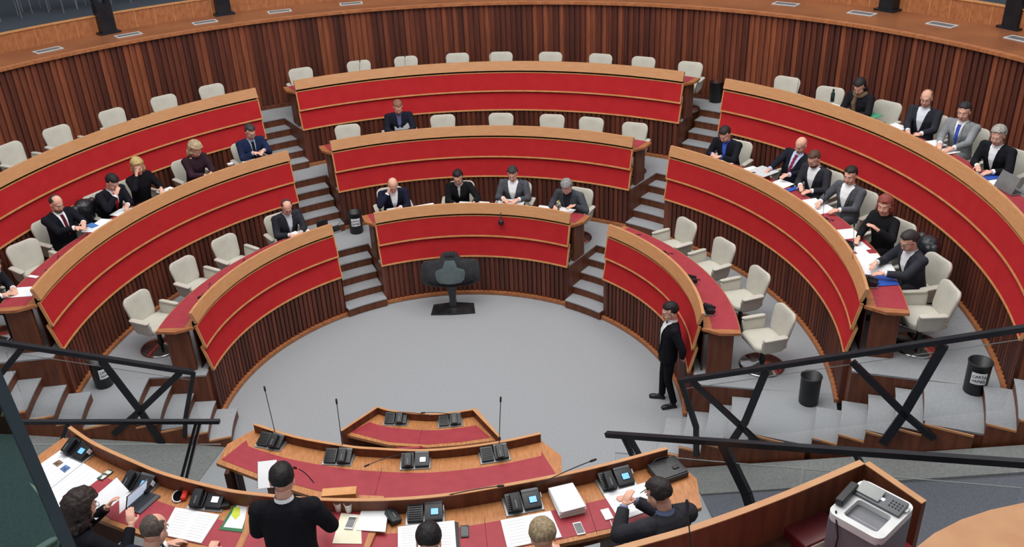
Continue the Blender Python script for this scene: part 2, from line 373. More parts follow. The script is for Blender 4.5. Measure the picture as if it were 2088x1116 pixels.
# ---------------------------------------------------------------- the nine curved desks
def bench(k, a0, a1, side):
    r, z, c = R[k], PL[k], CEN[k]
    row = ['lowest', 'middle', 'highest'][k]
    mid = pol(r+.3, (a0+a1)/2, c, z); t = thing('curved_desk', f'long curved red-fronted desk of the {side} block in the {row} row', 'desk', mid, 0, 'curved desks of the hemicycle')
    dg = lambda m_, rr: math.degrees(m_/rr)
    # cap ledge: raked light board
    bm = new(); sweep(bm, [(r+.097, z+.81), (r+.155, z+.985), (r+.195, z+.985), (r+.20, z+.95), (r+.14, z+.80)], a0, a1, c); finish(bm, 'cap_ledge', M_ledge, t, off=mid)
    # dark gap under the ledge
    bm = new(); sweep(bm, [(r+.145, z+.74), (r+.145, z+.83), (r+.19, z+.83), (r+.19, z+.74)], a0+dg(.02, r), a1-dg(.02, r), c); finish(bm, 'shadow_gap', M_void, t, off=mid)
    # two clapboard panels with light edging
    for nm, zt, zb, rt, rb in (('upper_panel', z+.765, z+.385, r+.125, r+.05), ('lower_panel', z+.40, z-.01, r+.105, r+.012)):
        bm = new(); sweep(bm, [(rt, zt), (rb, zb), (rb+.03, zb), (rt+.03, zt)], a0, a1, c)
        po = finish(bm, nm, M_red, t, off=mid)
        bm = new(); u = .022
        dr = (rb-rt)/(zb-zt)
        sweep(bm, [(rb-.006, zb-.006), (rb-.006+dr*u, zb+u), (rb+.035, zb+u), (rb+.035, zb-.006)], a0-dg(.006, r), a1+dg(.006, r), c)
        sweep(bm, [(rt-.005-dr*.012, zt-.012), (rt-.005, zt+.004), (rt+.033, zt+.004), (rt+.033, zt-.012)], a0-dg(.006, r), a1+dg(.006, r), c)
        for a_, s_ in ((a0, 1), (a1, -1)):
            sweep(bm, [(rt-.006, zt), (rb-.006, zb), (rb+.034, zb), (rt+.034, zt)], a_-s_*dg(.006, r), a_+s_*dg(.014, r), c, n=1)
        finish(bm, 'edging', M_trim, po, off=(0, 0, 0) if False else mid)
    # desktop with bulging ends
    e0, e1 = dg(.12, r+.4), dg(.10, r+.7); n = 40
    out = [pol(r+.17, a0, c), pol(r+.42, a0-e0, c), pol(r+.70, a0-e1, c)]
    out += [pol(r+.70, a0-e1+(a1-a0+2*e1)*i/n, c) for i in range(1, n)]
    out += [pol(r+.70, a1+e1, c), pol(r+.42, a1+e0, c)]+[pol(r+.17, a1-(a1-a0)*i/n, c) for i in range(n)]
    bm = new(); poly_prism(bm, out, z+.705, z+.745); top = finish(bm, 'desktop', M_edge, t, off=mid)
    bm = new(); sweep(bm, [(r+.31, z+.744), (r+.685, z+.744), (r+.685, z+.748), (r+.31, z+.748)], a0+dg(.0, r), a1-dg(.0, r), c); finish(bm, 'leather_inlay', M_leather, top, off=mid)
    # inner modesty board and end supports
    bm = new(); sweep(bm, [(r+.20, z), (r+.22, z), (r+.22, z+.72), (r+.20, z+.72)], a0+dg(.05, r), a1-dg(.05, r), c); finish(bm, 'modesty_board', M_darkwood, t, off=mid)
    for a_, s_ in ((a0, 1), (a1, -1)):
        bm = new(); sweep(bm, [(r+.27, z), (r+.62, z), (r+.62, z+.71), (r+.27, z+.71)], a_-s_*dg(.01, r+.4), a_+s_*dg(.05, r+.4), c, n=1); finish(bm, 'end_support', M_brown, t, off=mid)
    for f in ([.3, .55, .8] if k != 1 else [.2, .4, .62, .85]):
        a_ = a0+(a1-a0)*f; bm = new(); sweep(bm, [(r+.24, z), (r+.6, z), (r+.6, z+.70), (r+.24, z+.70)], a_-.2, a_+.2, c, n=1); finish(bm, 'inner_support', M_brown, t, off=mid)
    return t
for k in range(3):
    for a0, a1, sd in BL[k]: bench(k, a0, a1, sd)

# ---------------------------------------------------------------- ramps beside the stairs and dais floors
bm = new()
def ramp(pts, z):
    poly_prism(bm, pts, [0-.15]*4, z)
p = [Vector((3.25, -1.70)), Vector((8.4, -4.45)), Vector((8.3, -4.7)), Vector((3.35, -2.25))]
ramp(p, [0.01, 2.5, 2.38, 0.03])
p = [Vector((-3.3, -.70)), Vector((-9.2, -2.40)), Vector((-9.3, -4.6)), Vector((-3.9, -3.2))]
ramp(p, [0.01, 2.25, 2.25, 0.01])
struct('floor_ramp', bm, M_carpet_olive)
bm = new(); poly_prism(bm, [(3.35, -2.25), (8.3, -4.7), (8.3, -8.5), (3.9, -6.6)], -.15, [.0, 2.33, 2.33, .25]); struct('floor_slate', bm, M_carpet_blue)
# ================================================================ CHAIRS
def shell(w, h, th, r, taper=1.0, curve=0.0, n=5):
    """rounded upholstered slab in the x-z plane, front face towards -y; taper = lower width / upper width, curve bends the sides forward"""
    bm = new(); out = rect_round(w, h, r, n); lay = []
    for y, s in ((-th*.5, .93), (-th*.32, 1), (th*.32, 1), (th*.5, .93)):
        L = []
        for x, z in out:
            k = taper+(1-taper)*(z/h+.5); xx = x*s*k; L.append(bm.verts.new((xx, y-curve*(2*xx/w)**2, z*s)))
        lay.append(L)
    m = len(out)
    for a, b in zip(lay, lay[1:]):
        for i in range(m): bm.faces.new((a[i], a[(i+1) % m], b[(i+1) % m], b[i]))
    for L, y, rev in ((lay[0], -th*.56, True), (lay[-1], th*.56, False)):
        # inner ring keeps the curve across the face
        I = [bm.verts.new((v.co.x*.6, y-curve*(2*v.co.x*.6/w)**2, v.co.z*.7)) for v in L]; cv = bm.verts.new((0, y, 0))
        for i in range(m): bm.faces.new((L[i], L[(i+1) % m], I[(i+1) % m], I[i])); bm.faces.new((I[i], I[(i+1) % m], cv))
    return bm
def tf(bm, M): bmesh.ops.transform(bm, matrix=M, verts=bm.verts[:]); return bm
def RX(a): return Matrix.Rotation(math.radians(a), 4, 'X')
def RY(a): return Matrix.Rotation(math.radians(a), 4, 'Y')
def RZ(a): return Matrix.Rotation(math.radians(a), 4, 'Z')
def T(x, y, z): return Matrix.Translation((x, y, z))
def make_chair():
    """sitter faces local +y"""
    t = thing('swivel_chair', 'x', 'chair')
    s = shell(.50, .48, .085, .10, .92); tf(s, T(0, .0, .41) @ RX(-88)); finish(s, 'seat', M_beige, t, 'all')
    b = shell(.50, .45, .05, .11, .82, .05); tf(b, T(0, -.27, .62) @ RX(13) @ RZ(180)); finish(b, 'backrest', M_beige, t, 'all')
    bm = new(); tube(bm, [(0, -.10, .38), (0, -.24, .39), (0, -.30, .48), (0, -.31, .58)], [.028, .026, .024, .022], 8, sx=2.0); finish(bm, 'back_bracket', M_black, t, True)
    for s_ in (-1, 1):
        bm = shell(.36, .24, .035, .06, .85, .0); tf(bm, T(s_*.275, .02, .49) @ RY(s_*10) @ RZ(90)); a = finish(bm, 'armrest', M_beige, t, 'all')
        bm = shell(.34, .075, .03, .035, 1); tf(bm, T(s_*.30, .02, .605) @ RY(s_*10) @ RZ(90) @ RX(90)); finish(bm, 'arm_pad', M_beige, a, 'all')
    bm = new(); lathe(bm, [(0, .05), (.045, .05), (.04, .12), (.032, .14), (.032, .38), (.09, .40), (.09, .415), (0, .415)], 16); finish(bm, 'column', M_black, t, True)
    bm = new(); lathe(bm, [(0, 0), (.30, 0), (.305, .012), (.28, .022), (.13, .05), (.045, .075), (0, .08)], 36); finish(bm, 'pedestal_base', M_chrome, t, 'all')
    return t
proto_chair = make_chair(); proto_chair.scale = (1.08, 1.08, 1.06); used = [False]
def place_chair(k, a, label, r=None, turn=0, z=None, loc=None, group='beige swivel chairs of the hemicycle'):
    if loc is None:
        c = CEN[k]; loc = pol(r if r else R[k]+1.13, a, (0, 0), PL[k])
    rz = math.radians(a+90+turn)
    if not used[0]:
        used[0] = True; t = proto_chair; t.location = loc; t.rotation_euler = (0, 0, rz); t['label'] = label; t['group'] = group; return t
    return dup(proto_chair, loc, rz, label, group)
EMPTY = {(0, 'left'): [(143.2, 0), (154.6, 6), (169.1, 14)], (0, 'right'): [(33.6, 8), (21.6, -4), (8.6, -8), (-5.9, -18)],
         (1, 'centre'): [(108.8, 8), (91.6, 0), (81.2, 0), (71.9, -3), (64.9, 0), (56.6, -8)], (1, 'left'): [(169.0, 25)], (1, 'right'): [(-12.0, -10)],
         (2, 'left'): [(125.2, 0), (132.1, 3), (139.3, 0), (147.1, 4), (153.5, 0)],
         (2, 'centre'): [(112.2, 0), (103.7, 0), (96.8, 2), (89.1, 0), (82.6, 0), (75.2, 0), (67.8, 3), (61.3, 0), (54.1, -6)],
         (2, 'right'): [(39.9, -8), (33.1, -20)]}
ROWN = ['lowest', 'middle', 'highest']; CHR = [4.60, 6.35, 8.12]
for (k, sd), L in EMPTY.items():
    L = sorted(L, key=lambda q: -q[0])
    for i, (a, tn) in enumerate(L):
        which = 'only' if len(L) == 1 else ORD[i]
        place_chair(k, a, f'empty beige chair, {which} from the left, {sd} desk of the {ROWN[k]} row', r=CHR[k]+(.06 if k == 2 and sd == 'centre' else 0)+(.12 if (k, sd) == (2, 'right') else 0)+(.12 if (k, sd) in ((1, 'right'),) else 0), turn=-tn)

# ================================================================ DESK MICROPHONE UNITS (small ones on the hemicycle desks)
def gooseneck(bm, p0, d, L=.42, sag=0.0, seg=6):
    p0 = Vector(p0); d = Vector(d).normalized(); pts = []
    for i in range(9):
        s = i/8; pts.append(p0+Vector((0, 0, 1))*L*.22*math.sin(s*1.57)+d*L*s-Vector((0, 0, sag*s*s)))
    tube(bm, pts, .0045, seg); tube(bm, [pts[-2], pts[-1], pts[-1]+(pts[-1]-pts[-2])*.6], [.007, .009, .008], seg)
def make_unit():
    t = thing('microphone_unit', 'x', 'microphone')
    bm = bbox_bev((0, 0, .012), (.27, .16, .024), None, .006); finish(bm, 'base', M_silver, t, True)
    bm = bbox_bev((-.075, .0, .055), (.11, .12, .075), RX(14), .012); finish(bm, 'speaker', M_black, t, True)
    bm = bbox_bev((.055, .0, .045), (.13, .13, .05), RX(16), .01); h = finish(bm, 'console', M_black, t, True)
    bm = bbox_bev((.06, -.01, .074), (.05, .04, .004), RX(16), .001); finish(bm, 'display', M_grey, h)
    bm = bbox_bev((.0, -.01, .09), (.045, .14, .03), RX(18) , .01); finish(bm, 'handset', M_black, t, True)
    bm = new(); gooseneck(bm, (.02, .05, .06), (-.9, -.25, .12), .30); finish(bm, 'gooseneck_microphone', M_black, t, True)
    return t
unit0 = make_unit(); first_u = [True]
def place_unit(loc, a, label, turn=0):
    rz = math.radians(a+90+180+turn)  # screen looks at the sitter (local -y towards sitter)
    rz = math.radians(a-90+180+turn+180+180)
    if first_u[0]:
        first_u[0] = False; unit0.location = loc; unit0.rotation_euler = (0, 0, rz); unit0['label'] = label; unit0['group'] = 'microphone units on the curved desks'; return unit0
    return dup(unit0, loc, rz, label, 'microphone units on the curved desks')
UN = {(0, 'left'): [(608, 416), (546, 506), (466, 556), (400, 610)], (0, 'right'): [(1297, 476), (1362, 516), (1410, 570), (1432, 632)],
      (1, 'left'): [(142, 508), (90, 556)], (1, 'right'): [(1530, 352), (1670, 452), (1722, 500), (1740, 574)]}
for (k, sd), L in UN.items():
    for i, (x, y) in enumerate(L):
        p = P(x, y, PL[k]+.78); q = Vector(CEN[k]); a = math.degrees(math.atan2(p.y-q.y, p.x-q.x))
        place_unit(pol(R[k]+.315, a, CEN[k], PL[k]+.748), a, f'black microphone unit, {ORD[i+(4 if (k, sd) == (1, "left") else 0)]} from the stairs, {sd} desk of the {ROWN[k]} row')
for k, sd, L in ((0, 'centre', [106, 92, 79, 64]), (1, 'centre', [105.5, 96, 88, 77.5, 68, 60]), (2, 'centre', [108, 100.5, 93, 86, 79, 71.5, 64.5, 57.5]), (2, 'left', [128.5, 136, 143, 150]), (2, 'right', [36, 22.6, 17, 10.5, 5]), (1, 'left', [131, 141, 149, 156])):
    for i, a in enumerate(L):
        a_ = a
        place_unit(pol(R[k]+.315, a_, CEN[k], PL[k]+.748), a_, f'black microphone unit, {ORD[i]} from the {"left" if sd == "centre" else "stairs"}, {sd} desk of the {ROWN[k]} row')
# ================================================================ PEOPLE
def bake(bm, voxel, smooth=4, fac=.5):
    me = bpy.data.meshes.new('t'); bm.to_mesh(me); bm.free(); o = bpy.data.objects.new('t', me); COL.objects.link(o)
    r = o.modifiers.new('r', 'REMESH'); r.mode = 'VOXEL'; r.voxel_size = voxel
    s = o.modifiers.new('s', 'SMOOTH'); s.factor = fac; s.iterations = smooth
    dg = bpy.context.evaluated_depsgraph_get(); m2 = bpy.data.meshes.new_from_object(o.evaluated_get(dg)); bpy.data.objects.remove(o); bpy.data.meshes.remove(me)
    return m2
def mesh_obj(me, name, m, parent):
    me.materials.clear(); me.materials.append(m); me.polygons.foreach_set('use_smooth', [True]*len(me.polygons)); o = bpy.data.objects.new(name, me); COL.objects.link(o); o.parent = parent; return o
def limb(bm, pts, rad, seg=12, sx=None):
    tube(bm, pts, rad, seg, sx=sx); ball(bm, pts[0], rad[0], 2); ball(bm, pts[-1], rad[-1], 2)
def ell_loft(bm, rings, seg=20):
    """rings: (centre, X, Y, half x, half y)"""
    R_ = []
    for c, X, Y, a, b in rings: R_.append([bm.verts.new(c+X*math.cos(2*PI*k/seg)*a+Y*math.sin(2*PI*k/seg)*b) for k in range(seg)])
    for i in range(len(R_)-1):
        for k in range(seg): bm.faces.new((R_[i][k], R_[i][(k+1) % seg], R_[i+1][(k+1) % seg], R_[i+1][k]))
    bm.faces.new(R_[0][::-1]); bm.faces.new(R_[-1])
def ik(s, h, l1, l2, pole):
    d = h-s; L = min(d.length, (l1+l2)*.995); u = d.normalized(); a = (l1*l1-l2*l2+L*L)/(2*L); hh = math.sqrt(max(0, l1*l1-a*a))
    p = (pole-u*pole.dot(u)).normalized(); return s+u*a+p*hh, s+u*L
def hand(bm, w, d, n, side, curl=.35, big=1.0, fr=.0082):
    """w wrist, d pointing direction, n the way the palm faces, side +1/-1 = thumb side along lateral axis"""
    d = d.normalized(); n = (n-d*n.dot(d)).normalized(); l = d.cross(n).normalized()*side
    M = Matrix((l, d, n)).transposed().to_4x4(); M.translation = w+d*.045*big
    ball(bm, (0, 0, 0), (.040*big, .052*big, .016*big), 2, M)
    tube(bm, [w-d*.03, w, w+d*.02], [.026, .024, .026], 10)
    for i, (off, ln) in enumerate(((.029, .072), (.010, .080), (-.010, .075), (-.028, .058))):
        b = w+d*.082*big+l*off*big; pts = [b-d*.02, b]; cur = d.copy(); a = curl*(.9+.12*i)
        for seg in (.45, .32, .23):
            q = Matrix.Rotation(a, 3, l if side > 0 else -l); 
            cur = (cur*math.cos(a)+n*math.sin(a)).normalized(); nn = (n*math.cos(a)-d*math.sin(a)); pts.append(pts[-1]+cur*ln*seg*big)
            a = curl*.7
        tube(bm, pts, [fr*1.05, fr*1.05, fr, fr*.95, fr*.8], 8); ball(bm, pts[-1], fr*.8, 1)
    b = w+d*.02*big+l*.03*big; t1 = b+(l*.7+d*.7+n*.15).normalized()*.038*big; t2 = t1+(l*.25+d*.9+n*.35).normalized()*.032*big
    tube(bm, [w+l*.012, b, t1, t2], [fr*1.5, fr*1.4, fr*1.2, fr], 8); ball(bm, t2, fr, 1)
SKIN = [(224, 172, 150), (212, 156, 132), (230, 186, 166)]
def skin(i):
    return mat('skin_tone_'+'abc'[i], SKIN[i], .55, col2=tuple(int(v*.93) for v in SKIN[i]), scale=14, spec=.3)
def cloth(rgb):
    return mat('cloth_%02x%02x%02x' % rgb, rgb, .85, col2=tuple(int(v*(.82 if sum(rgb) < 500 else .95)) for v in rgb), scale=7, bump=.35, bscale=22, spec=.15, detail=3)
def hairm(rgb):
    return mat('hair_%02x%02x%02x' % rgb, rgb, .6, col2=tuple(int(v*.74) for v in rgb), scale=55, stretch=(1, 1, .25), bump=.6, bscale=90, spec=.35, detail=6)
def person(name_loc, rz, label, h='short', hc=(40, 34, 32), suit=(28, 30, 40), shirt=(246, 247, 250), tie=None, lean=16, side=0, yaw=0, pitch=18, hands=None, pose='sit',
           fine=False, glasses=False, sk=0, vneck=.075, beard=None, vz=(.17, .52), female=False, scarf=None, trousers=None, sc=1.0, armw=1.0, curl=.35, cuffs=True, bow=False, palm=None, pole=None, group=None, fat=0.0):
    t = thing('person', label, 'person', name_loc, rz, group)
    X = Vector((1, 0, 0)); sv = math.radians(side); lv = math.radians(lean)
    U = Vector((math.sin(sv), math.sin(lv), math.cos(lv)*math.cos(sv))).normalized(); F = Vector((0, math.cos(lv), -math.sin(lv))); X = F.cross(U).normalized(); F = U.cross(X).normalized()
    hip = Vector((0, 0, .53 if pose == 'sit' else .93)); shw = .205 if not female else .175
    vx = .0062 if fine else .0095
    # skeleton
    def tp(x, u, f=0): return hip+X*x+U*u+F*f
    sh = {s: tp(s*shw, .455, -.005) for s in (-1, 1)}
    if hands is None: hands = {-1: (-.12, .50, .80), 1: (.12, .50, .80)}
    up, fo = .285*sc, .255*sc
    J = {}
    for s in (-1, 1):
        pl = Vector(pole[s]) if pole and s in pole else Vector((s*.75, -.45, -.75))
        el, wr = ik(sh[s], Vector(hands[s][:3]), up, fo, pl); J[s] = (el, wr)
    nb = tp(0, .52, .0); hp = Vector((yaw, pitch, 0)); 
    Rh = Matrix.Rotation(math.radians(yaw), 3, 'Z') @ Matrix.Rotation(math.radians(-pitch), 3, 'X') @ Matrix.Rotation(math.radians(-side*.6), 3, 'Y').inverted()
    hc0 = nb+U*.075+Vector((0, .012, .0)); HM = Rh.to_4x4() @ Matrix.Scale(1.2 if fine else 1.15, 4); HM.translation = hc0+Rh @ Vector((0, .012, .092))
    # ---- skin: one continuous body
    bm = new()
    ball(bm, (0, -.012, .032), (.073, .092, .083), 3, HM); ball(bm, (0, .028, -.030), (.060, .062, .080), 3, HM); ball(bm, (0, .050, -.085), (.036, .034, .026), 2, HM)
    ball(bm, (0, .094, -.030), (.012, .019, .024), 2, HM); ball(bm, (0, .088, -.004), (.009, .012, .03), 2, HM); ball(bm, (0, .074, .026), (.046, .016, .012), 2, HM)
    for s in (-1, 1):
        ball(bm, (s*.074, -.012, -.012), (.008, .02, .031), 2, HM); ball(bm, (s*.036, .066, -.036), (.02, .018, .02), 2, HM)
    tube(bm, [nb-U*.06, nb, HM @ Vector((0, -.02, -.05))], [.064, .060, .062], 14)
    ell_loft(bm, [(tp(0, u, f), X, F, a-.012, b-.012) for u, a, b, f in ((-.06, .15, .11, 0), (.10, .13, .10, 0), (.3, .16, .10, 0), (.44, .17, .085, 0), (.51, .08, .06, 0), (.54, .05, .05, 0))], 16)
    for s in (-1, 1):
        el, wr = J[s]; limb(bm, [sh[s], (sh[s]+el)/2, el], [.042, .038, .034], 10); limb(bm, [el, (el+wr)/2, wr], [.034, .031, .024], 10)
        dd = (wr-el).normalized(); dd = Vector((dd.x, dd.y, -.10)).normalized() if (len(hands[s]) == 3 and hands[s][2] < .95 and pose == 'sit') else dd; pn = Vector(palm[s]) if palm and s in palm else Vector((-s*.35, .1, -1))
        if len(hands[s]) > 3: dd = (dd+Vector(hands[s][3])).normalized()
        hand(bm, wr, dd, pn, -s if dd.cross(pn-dd*pn.dot(dd)).dot(X) * -s > 0 else s, curl)
    if pose == 'sit':
        legs = {s: [hip+Vector((s*.09, .02, -.02)), Vector((s*.11, .40, .50)), Vector((s*.11, .38, .09))] for s in (-1, 1)}
    else:
        legs = {s: [hip+Vector((s*.085, 0, -.04)), Vector((s*.10, .03+(s*.02), .49)), Vector((s*.12, -.02+s*.07, .09))] for s in (-1, 1)}
    for s in (-1, 1): a, b, c = legs[s]; limb(bm, [a, b], [.065, .045], 10); limb(bm, [b, c], [.045, .032], 10)
    me = bake(bm, vx, 3); body = mesh_obj(me, 'body', skin(sk), t)
    # ---- garments
    bm = new(); kx = armw
    prof = ((-.13, .185, .135, .01), (-.03, .19, .14, .01), (.10, .178, .135, .008), (.22, .186, .135, .012), (.35, .208, .138, .012), (.44, .212, .118, .002), (.49, .172, .094, -.006), (.525, .090, .068, -.006), (.545, .062, .058, -.004))
    fk = .9 if female else 1.0
    ell_loft(bm, [(tp(0, u, f+(fat*.5 if u < .3 else 0)), X, F, (a+(fat*.6 if u < .3 else fat*.2))*fk, b+(fat if u < .3 else fat*.3)) for u, a, b, f in prof], 24)
    for s in (-1, 1):
        el, wr = J[s]; dd = (wr-el).normalized(); we = wr-dd*.025
        tube(bm, [tp(s*.11, .46, -.01), sh[s], sh[s]*.5+el*.5, el], [.076, .074*kx, .065*kx, .058*kx], 14); ball(bm, sh[s], .074*kx, 2); ball(bm, el, .058*kx, 2); tube(bm, [el, (el+we)/2, we], [.058*kx, .052*kx, .043*kx], 14)
    me = bake(bm, vx*1.15, 5)
    # split the garment surface: open front shows shirt (and tie)
    b0 = bmesh.new(); b0.from_mesh(me); sf, tf_ = [], []
    for f in b0.faces:
        q = f.calc_center_median()-hip; px, pu, pf = q.dot(X), q.dot(U), q.dot(F)
        if pf > .02 and vz[0] < pu < .56 and pf < .175+fat*1.6:
            w_ = vneck*min(1, max(0, (pu-vz[0])/(vz[1]-vz[0]))**.7)
            if vneck and abs(px) < w_:
                if tie and abs(px) < (.024 if pu < .47 else .028) and pu < .50: tf_.append(f)
                else: sf.append(f)
    def split(faces, nm, m_, out=0.0):
        if not faces: return
        idx = {f.index for f in faces}; b1 = bmesh.new(); mp = {}
        for f in faces:
            vs_ = []
            for v in f.verts:
                if v.index not in mp: mp[v.index] = b1.verts.new(v.co+v.normal*out)
                vs_.append(mp[v.index])
            b1.faces.new(vs_)
        m3 = bpy.data.meshes.new(nm); b1.to_mesh(m3); b1.free(); return mesh_obj(m3, nm, m_, t)
    split(sf, 'shirt', cloth(shirt)); split(tf_, 'tie', cloth(tie) if tie else None, .003)
    if sf or tf_:
        bmesh.ops.delete(b0, geom=sf+tf_, context='FACES')
    m3 = bpy.data.meshes.new('jacket'); b0.to_mesh(m3); b0.free(); mesh_obj(m3, 'jacket' if vneck else 'sweater', cloth(suit), t); bpy.data.meshes.remove(me)
    # collar and cuffs
    bm = new()
    if vneck or not female:
        tube(bm, [nb-U*.012, nb+U*(.05 if fine else .026)], [.080, .072], 18, cap=False); tube(bm, [nb+U*(.05 if fine else .026), nb-U*.010], [.066, .070], 18, cap=False)
    if cuffs:
        for s in (-1, 1):
            el, wr = J[s]; dd = (wr-el).normalized(); bq = new(); tube(bq, [wr-dd*.04, wr-dd*.006], [.040, .036], 12); finish(bq, 'cuff', cloth(shirt), t, 'all')
    if len(bm.verts): finish(bm, 'collar', cloth(shirt), t, 'all')
    else: bm.free()
    if bow:
        bm = new(); c = tp(0, .515, .085)
        for s in (-1, 1): ball(bm, c+X*s*.025, (.024, .01, .014), 1)
        ball(bm, c, .009, 1); finish(bm, 'bow_tie', M_black, t, 'all')
    # lapels
    if vneck and not scarf:
        bm = new()
        for s in (-1, 1):
            pts = []
            for i in range(7):
                u = vz[0]+.01+(vz[1]-.03-vz[0])*i/6; w_ = vneck*max(0.001, ((u-vz[0])/(vz[1]-vz[0])))**.7
                # depth of the chest ellipse there
                for (u0, a0, b0_, f0), (u1, a1, b1_, f1) in zip(prof, prof[1:]):
                    if u0 <= u <= u1: k_ = (u-u0)/(u1-u0); A = a0+(a1-a0)*k_; B_ = b0_+(b1_-b0_)*k_; ff = f0+(f1-f0)*k_
                B_ += (fat if u < .3 else fat*.3); A += fat*.3; ff += fat*.5 if u < .3 else 0
                row = []
                for x in (w_*.97, w_+.012+.026*math.sin(PI*min(1, .15+i/6.2))):
                    row.append(tp(s*x, u, ff+B_*math.sqrt(max(.05, 1-(x/A)**2))+.004))
                pts.append(row)
            V = [[bm.verts.new(p_) for p_ in r] for r in pts]; W = [[bm.verts.new(p_+F*.006) for p_ in r] for r in pts]
            for i in range(6):
                for a, b in ((V, W),): bm.faces.new((W[i][0], W[i][1], W[i+1][1], W[i+1][0])); bm.faces.new((V[i][1], V[i][0], V[i+1][0], V[i+1][1])); bm.faces.new((V[i][1], W[i][1], W[i+1][1], V[i+1][1])) ; bm.faces.new((V[i][0], W[i][0], W[i+1][0], V[i+1][0]))
        finish(bm, 'lapel', cloth(suit), t)
    if scarf:
        bm = new(); pts = [nb+X*math.cos(a)*.085+F*(math.sin(a)*.08+.01)+U*(.02-.02*math.sin(a)) for a in [2*PI*i/18 for i in range(19)]]
        tube(bm, pts, [.038+.006*math.sin(i*2.2) for i in range(19)], 10); tube(bm, [tp(.03, .50, .09), tp(.05, .40, .14), tp(.04, .26, .15)], [.035, .04, .035], 10)
        mesh_obj(bake(bm, .01, 3), 'scarf', cloth(scarf), t)
    # trousers and shoes
    tr = trousers or suit
    bm = new(); ell_loft(bm, [(tp(0, u), X, F, a, b) for u, a, b in ((-.14, .14, .11), (-.05, .168, .125), (.06, .15, .115))], 20)
    for s in (-1, 1):
        a, b, c = legs[s]; limb(bm, [a, (a+b)/2, b], [.088, .078, .06], 12); tube(bm, [b, (b+c)/2, c], [.06, .055, .052], 12)
    mesh_obj(bake(bm, vx*1.3, 5), 'trousers', cloth(tr), t)
    for s in (-1, 1):
        c = legs[s][2]; bm = new(); fa = Matrix.Translation((c.x, c.y, 0)) @ RZ(-s*(12 if pose != 'sit' else 4))
        ball(bm, (0, .02, .05), (.04, .06, .045), 2, fa); ball(bm, (0, .12, .035), (.046, .085, .032), 2, fa); box(bm, (0, .07, .012), (.075, .24, .024), fa)
        mesh_obj(bake(bm, .009, 4), 'shoe', M_black, t)
    # ---- face details
    for s in (-1, 1):
        bm = new(); ball(bm, (s*.029, .0785, .002), (.0125, .007, .0065), 2, HM); e = finish(bm, 'eye', mat('eye_white', (225, 222, 215), .3), t, 'all')
        bm = new(); ball(bm, (s*.029, .0835, .001), (.0058, .003, .0055), 2, HM); finish(bm, 'iris', mat('iris', (40, 28, 22), .2), e, 'all')
        bm = new(); tube(bm, [HM @ Vector((s*.012, .089, .021)), HM @ Vector((s*.03, .088, .027)), HM @ Vector((s*.048, .076, .021))], [.003, .0042, .002], 6); finish(bm, 'eyebrow', hairm(hc if h not in ('bald',) else (90, 70, 60)), t, 'all')
    bm = new(); ball(bm, (0, .0855, -.067), (.022, .007, .0065), 2, HM); finish(bm, 'mouth', mat('lips', (160, 84, 78), .5), t, 'all')
    if beard:
        bm = new(); ball(bm, (0, .040, -.080), (.058, .052, .042), 3, HM)
        mesh_obj(bake(bm, .008, 1), 'beard', hairm(beard), t)
    if glasses:
        bm = new()
        for s in (-1, 1):
            tube(bm, [HM @ Vector((s*.031+.022*math.cos(a), .099, .001+.016*math.sin(a))) for a in [2*PI*i/14 for i in range(15)]], .002, 5)
            tube(bm, [HM @ Vector((s*.053, .098, .006)), HM @ Vector((s*.077, .05, .006)), HM @ Vector((s*.079, -.01, .002))], .002, 5)
        tube(bm, [HM @ Vector((-.010, .101, .004)), HM @ Vector((.010, .101, .004))], .002, 5); finish(bm, 'glasses', M_black, t, 'all')
    # ---- hair
    if h != 'none':
        bm = new(); q = bmesh.ops.create_icosphere(bm, subdivisions=4, radius=1)['verts']; rnd = random.Random(len(label))
        thick = {'short': .013, 'crop': .009, 'side': .013, 'bald': .003, 'reced': .006, 'bob': .022, 'long': .018, 'curly': .034, 'bun': .010, 'grey': .020}[h]
        for v in q:
            d = v.co.normalized(); x, y, z = d
            inreg = True
            face = y > .18+.10*noise.noise(d*6) and z < (.52 if h not in ('bob', 'curly') else .42)-.12*abs(x)+.16*noise.noise(d*7+Vector((len(label), 0, 0)))
            if h == 'bald': inreg = z < .30 and z > -.45 and y < .12
            elif h == 'reced': inreg = not face and not (y > -.15 and z > .35 and abs(x) < .75) and z > -.55
            else: inreg = not face
            if h in ('short', 'crop', 'side', 'bald', 'reced', 'grey') and (z < -.55 or (z < -.10 and y > -.05)): inreg = False
            k = 1.0+thick/.085 if inreg else .86
            if inreg: k = 1+(k-1)*(.2+.8*max(0, min(1, (z+.62)/.55)))
            nz_ = noise.noise(d*(3.2 if h != 'curly' else 5)+Vector((rnd.random()*.0, 0, len(label))))
            if inreg: k += nz_*(.06 if h != 'curly' else .16)+(.02 if z > .6 and h in ('side', 'short') else 0)
            v.co = Vector((x*.0745*k, y*.0935*k-.012, z*.086*k+.032))
        if h in ('bob', 'long', 'curly'):
            L = {'bob': .12, 'long': .20, 'curly': .15}[h]
            for s in (-1, 1): limb(bm, [(s*.062, -.03, 0), (s*.072, -.03, -L*.6), (s*.06, -.035, -L)], [.03, .034, .022], 10)
            limb(bm, [(0, -.07, 0), (0, -.085, -L*.6), (0, -.07, -L)], [.06, .062, .05], 12, sx=1)
            if h == 'curly':
                for i in range(60):
                    a = rnd.uniform(0, 2*PI); zz = rnd.uniform(-.15, .11); rr = .085*math.sqrt(max(.1, 1-(max(zz, 0)/.13)**2)); p_ = Vector((math.cos(a)*rr, math.sin(a)*rr*1.05-.03, zz))
                    if p_.y < .03 or zz > .07: ball(bm, p_, rnd.uniform(.014, .026), 1)
        if h == 'bun': ball(bm, (0, -.115, .03), .034, 2)
        bmesh.ops.transform(bm, matrix=HM, verts=bm.verts[:])
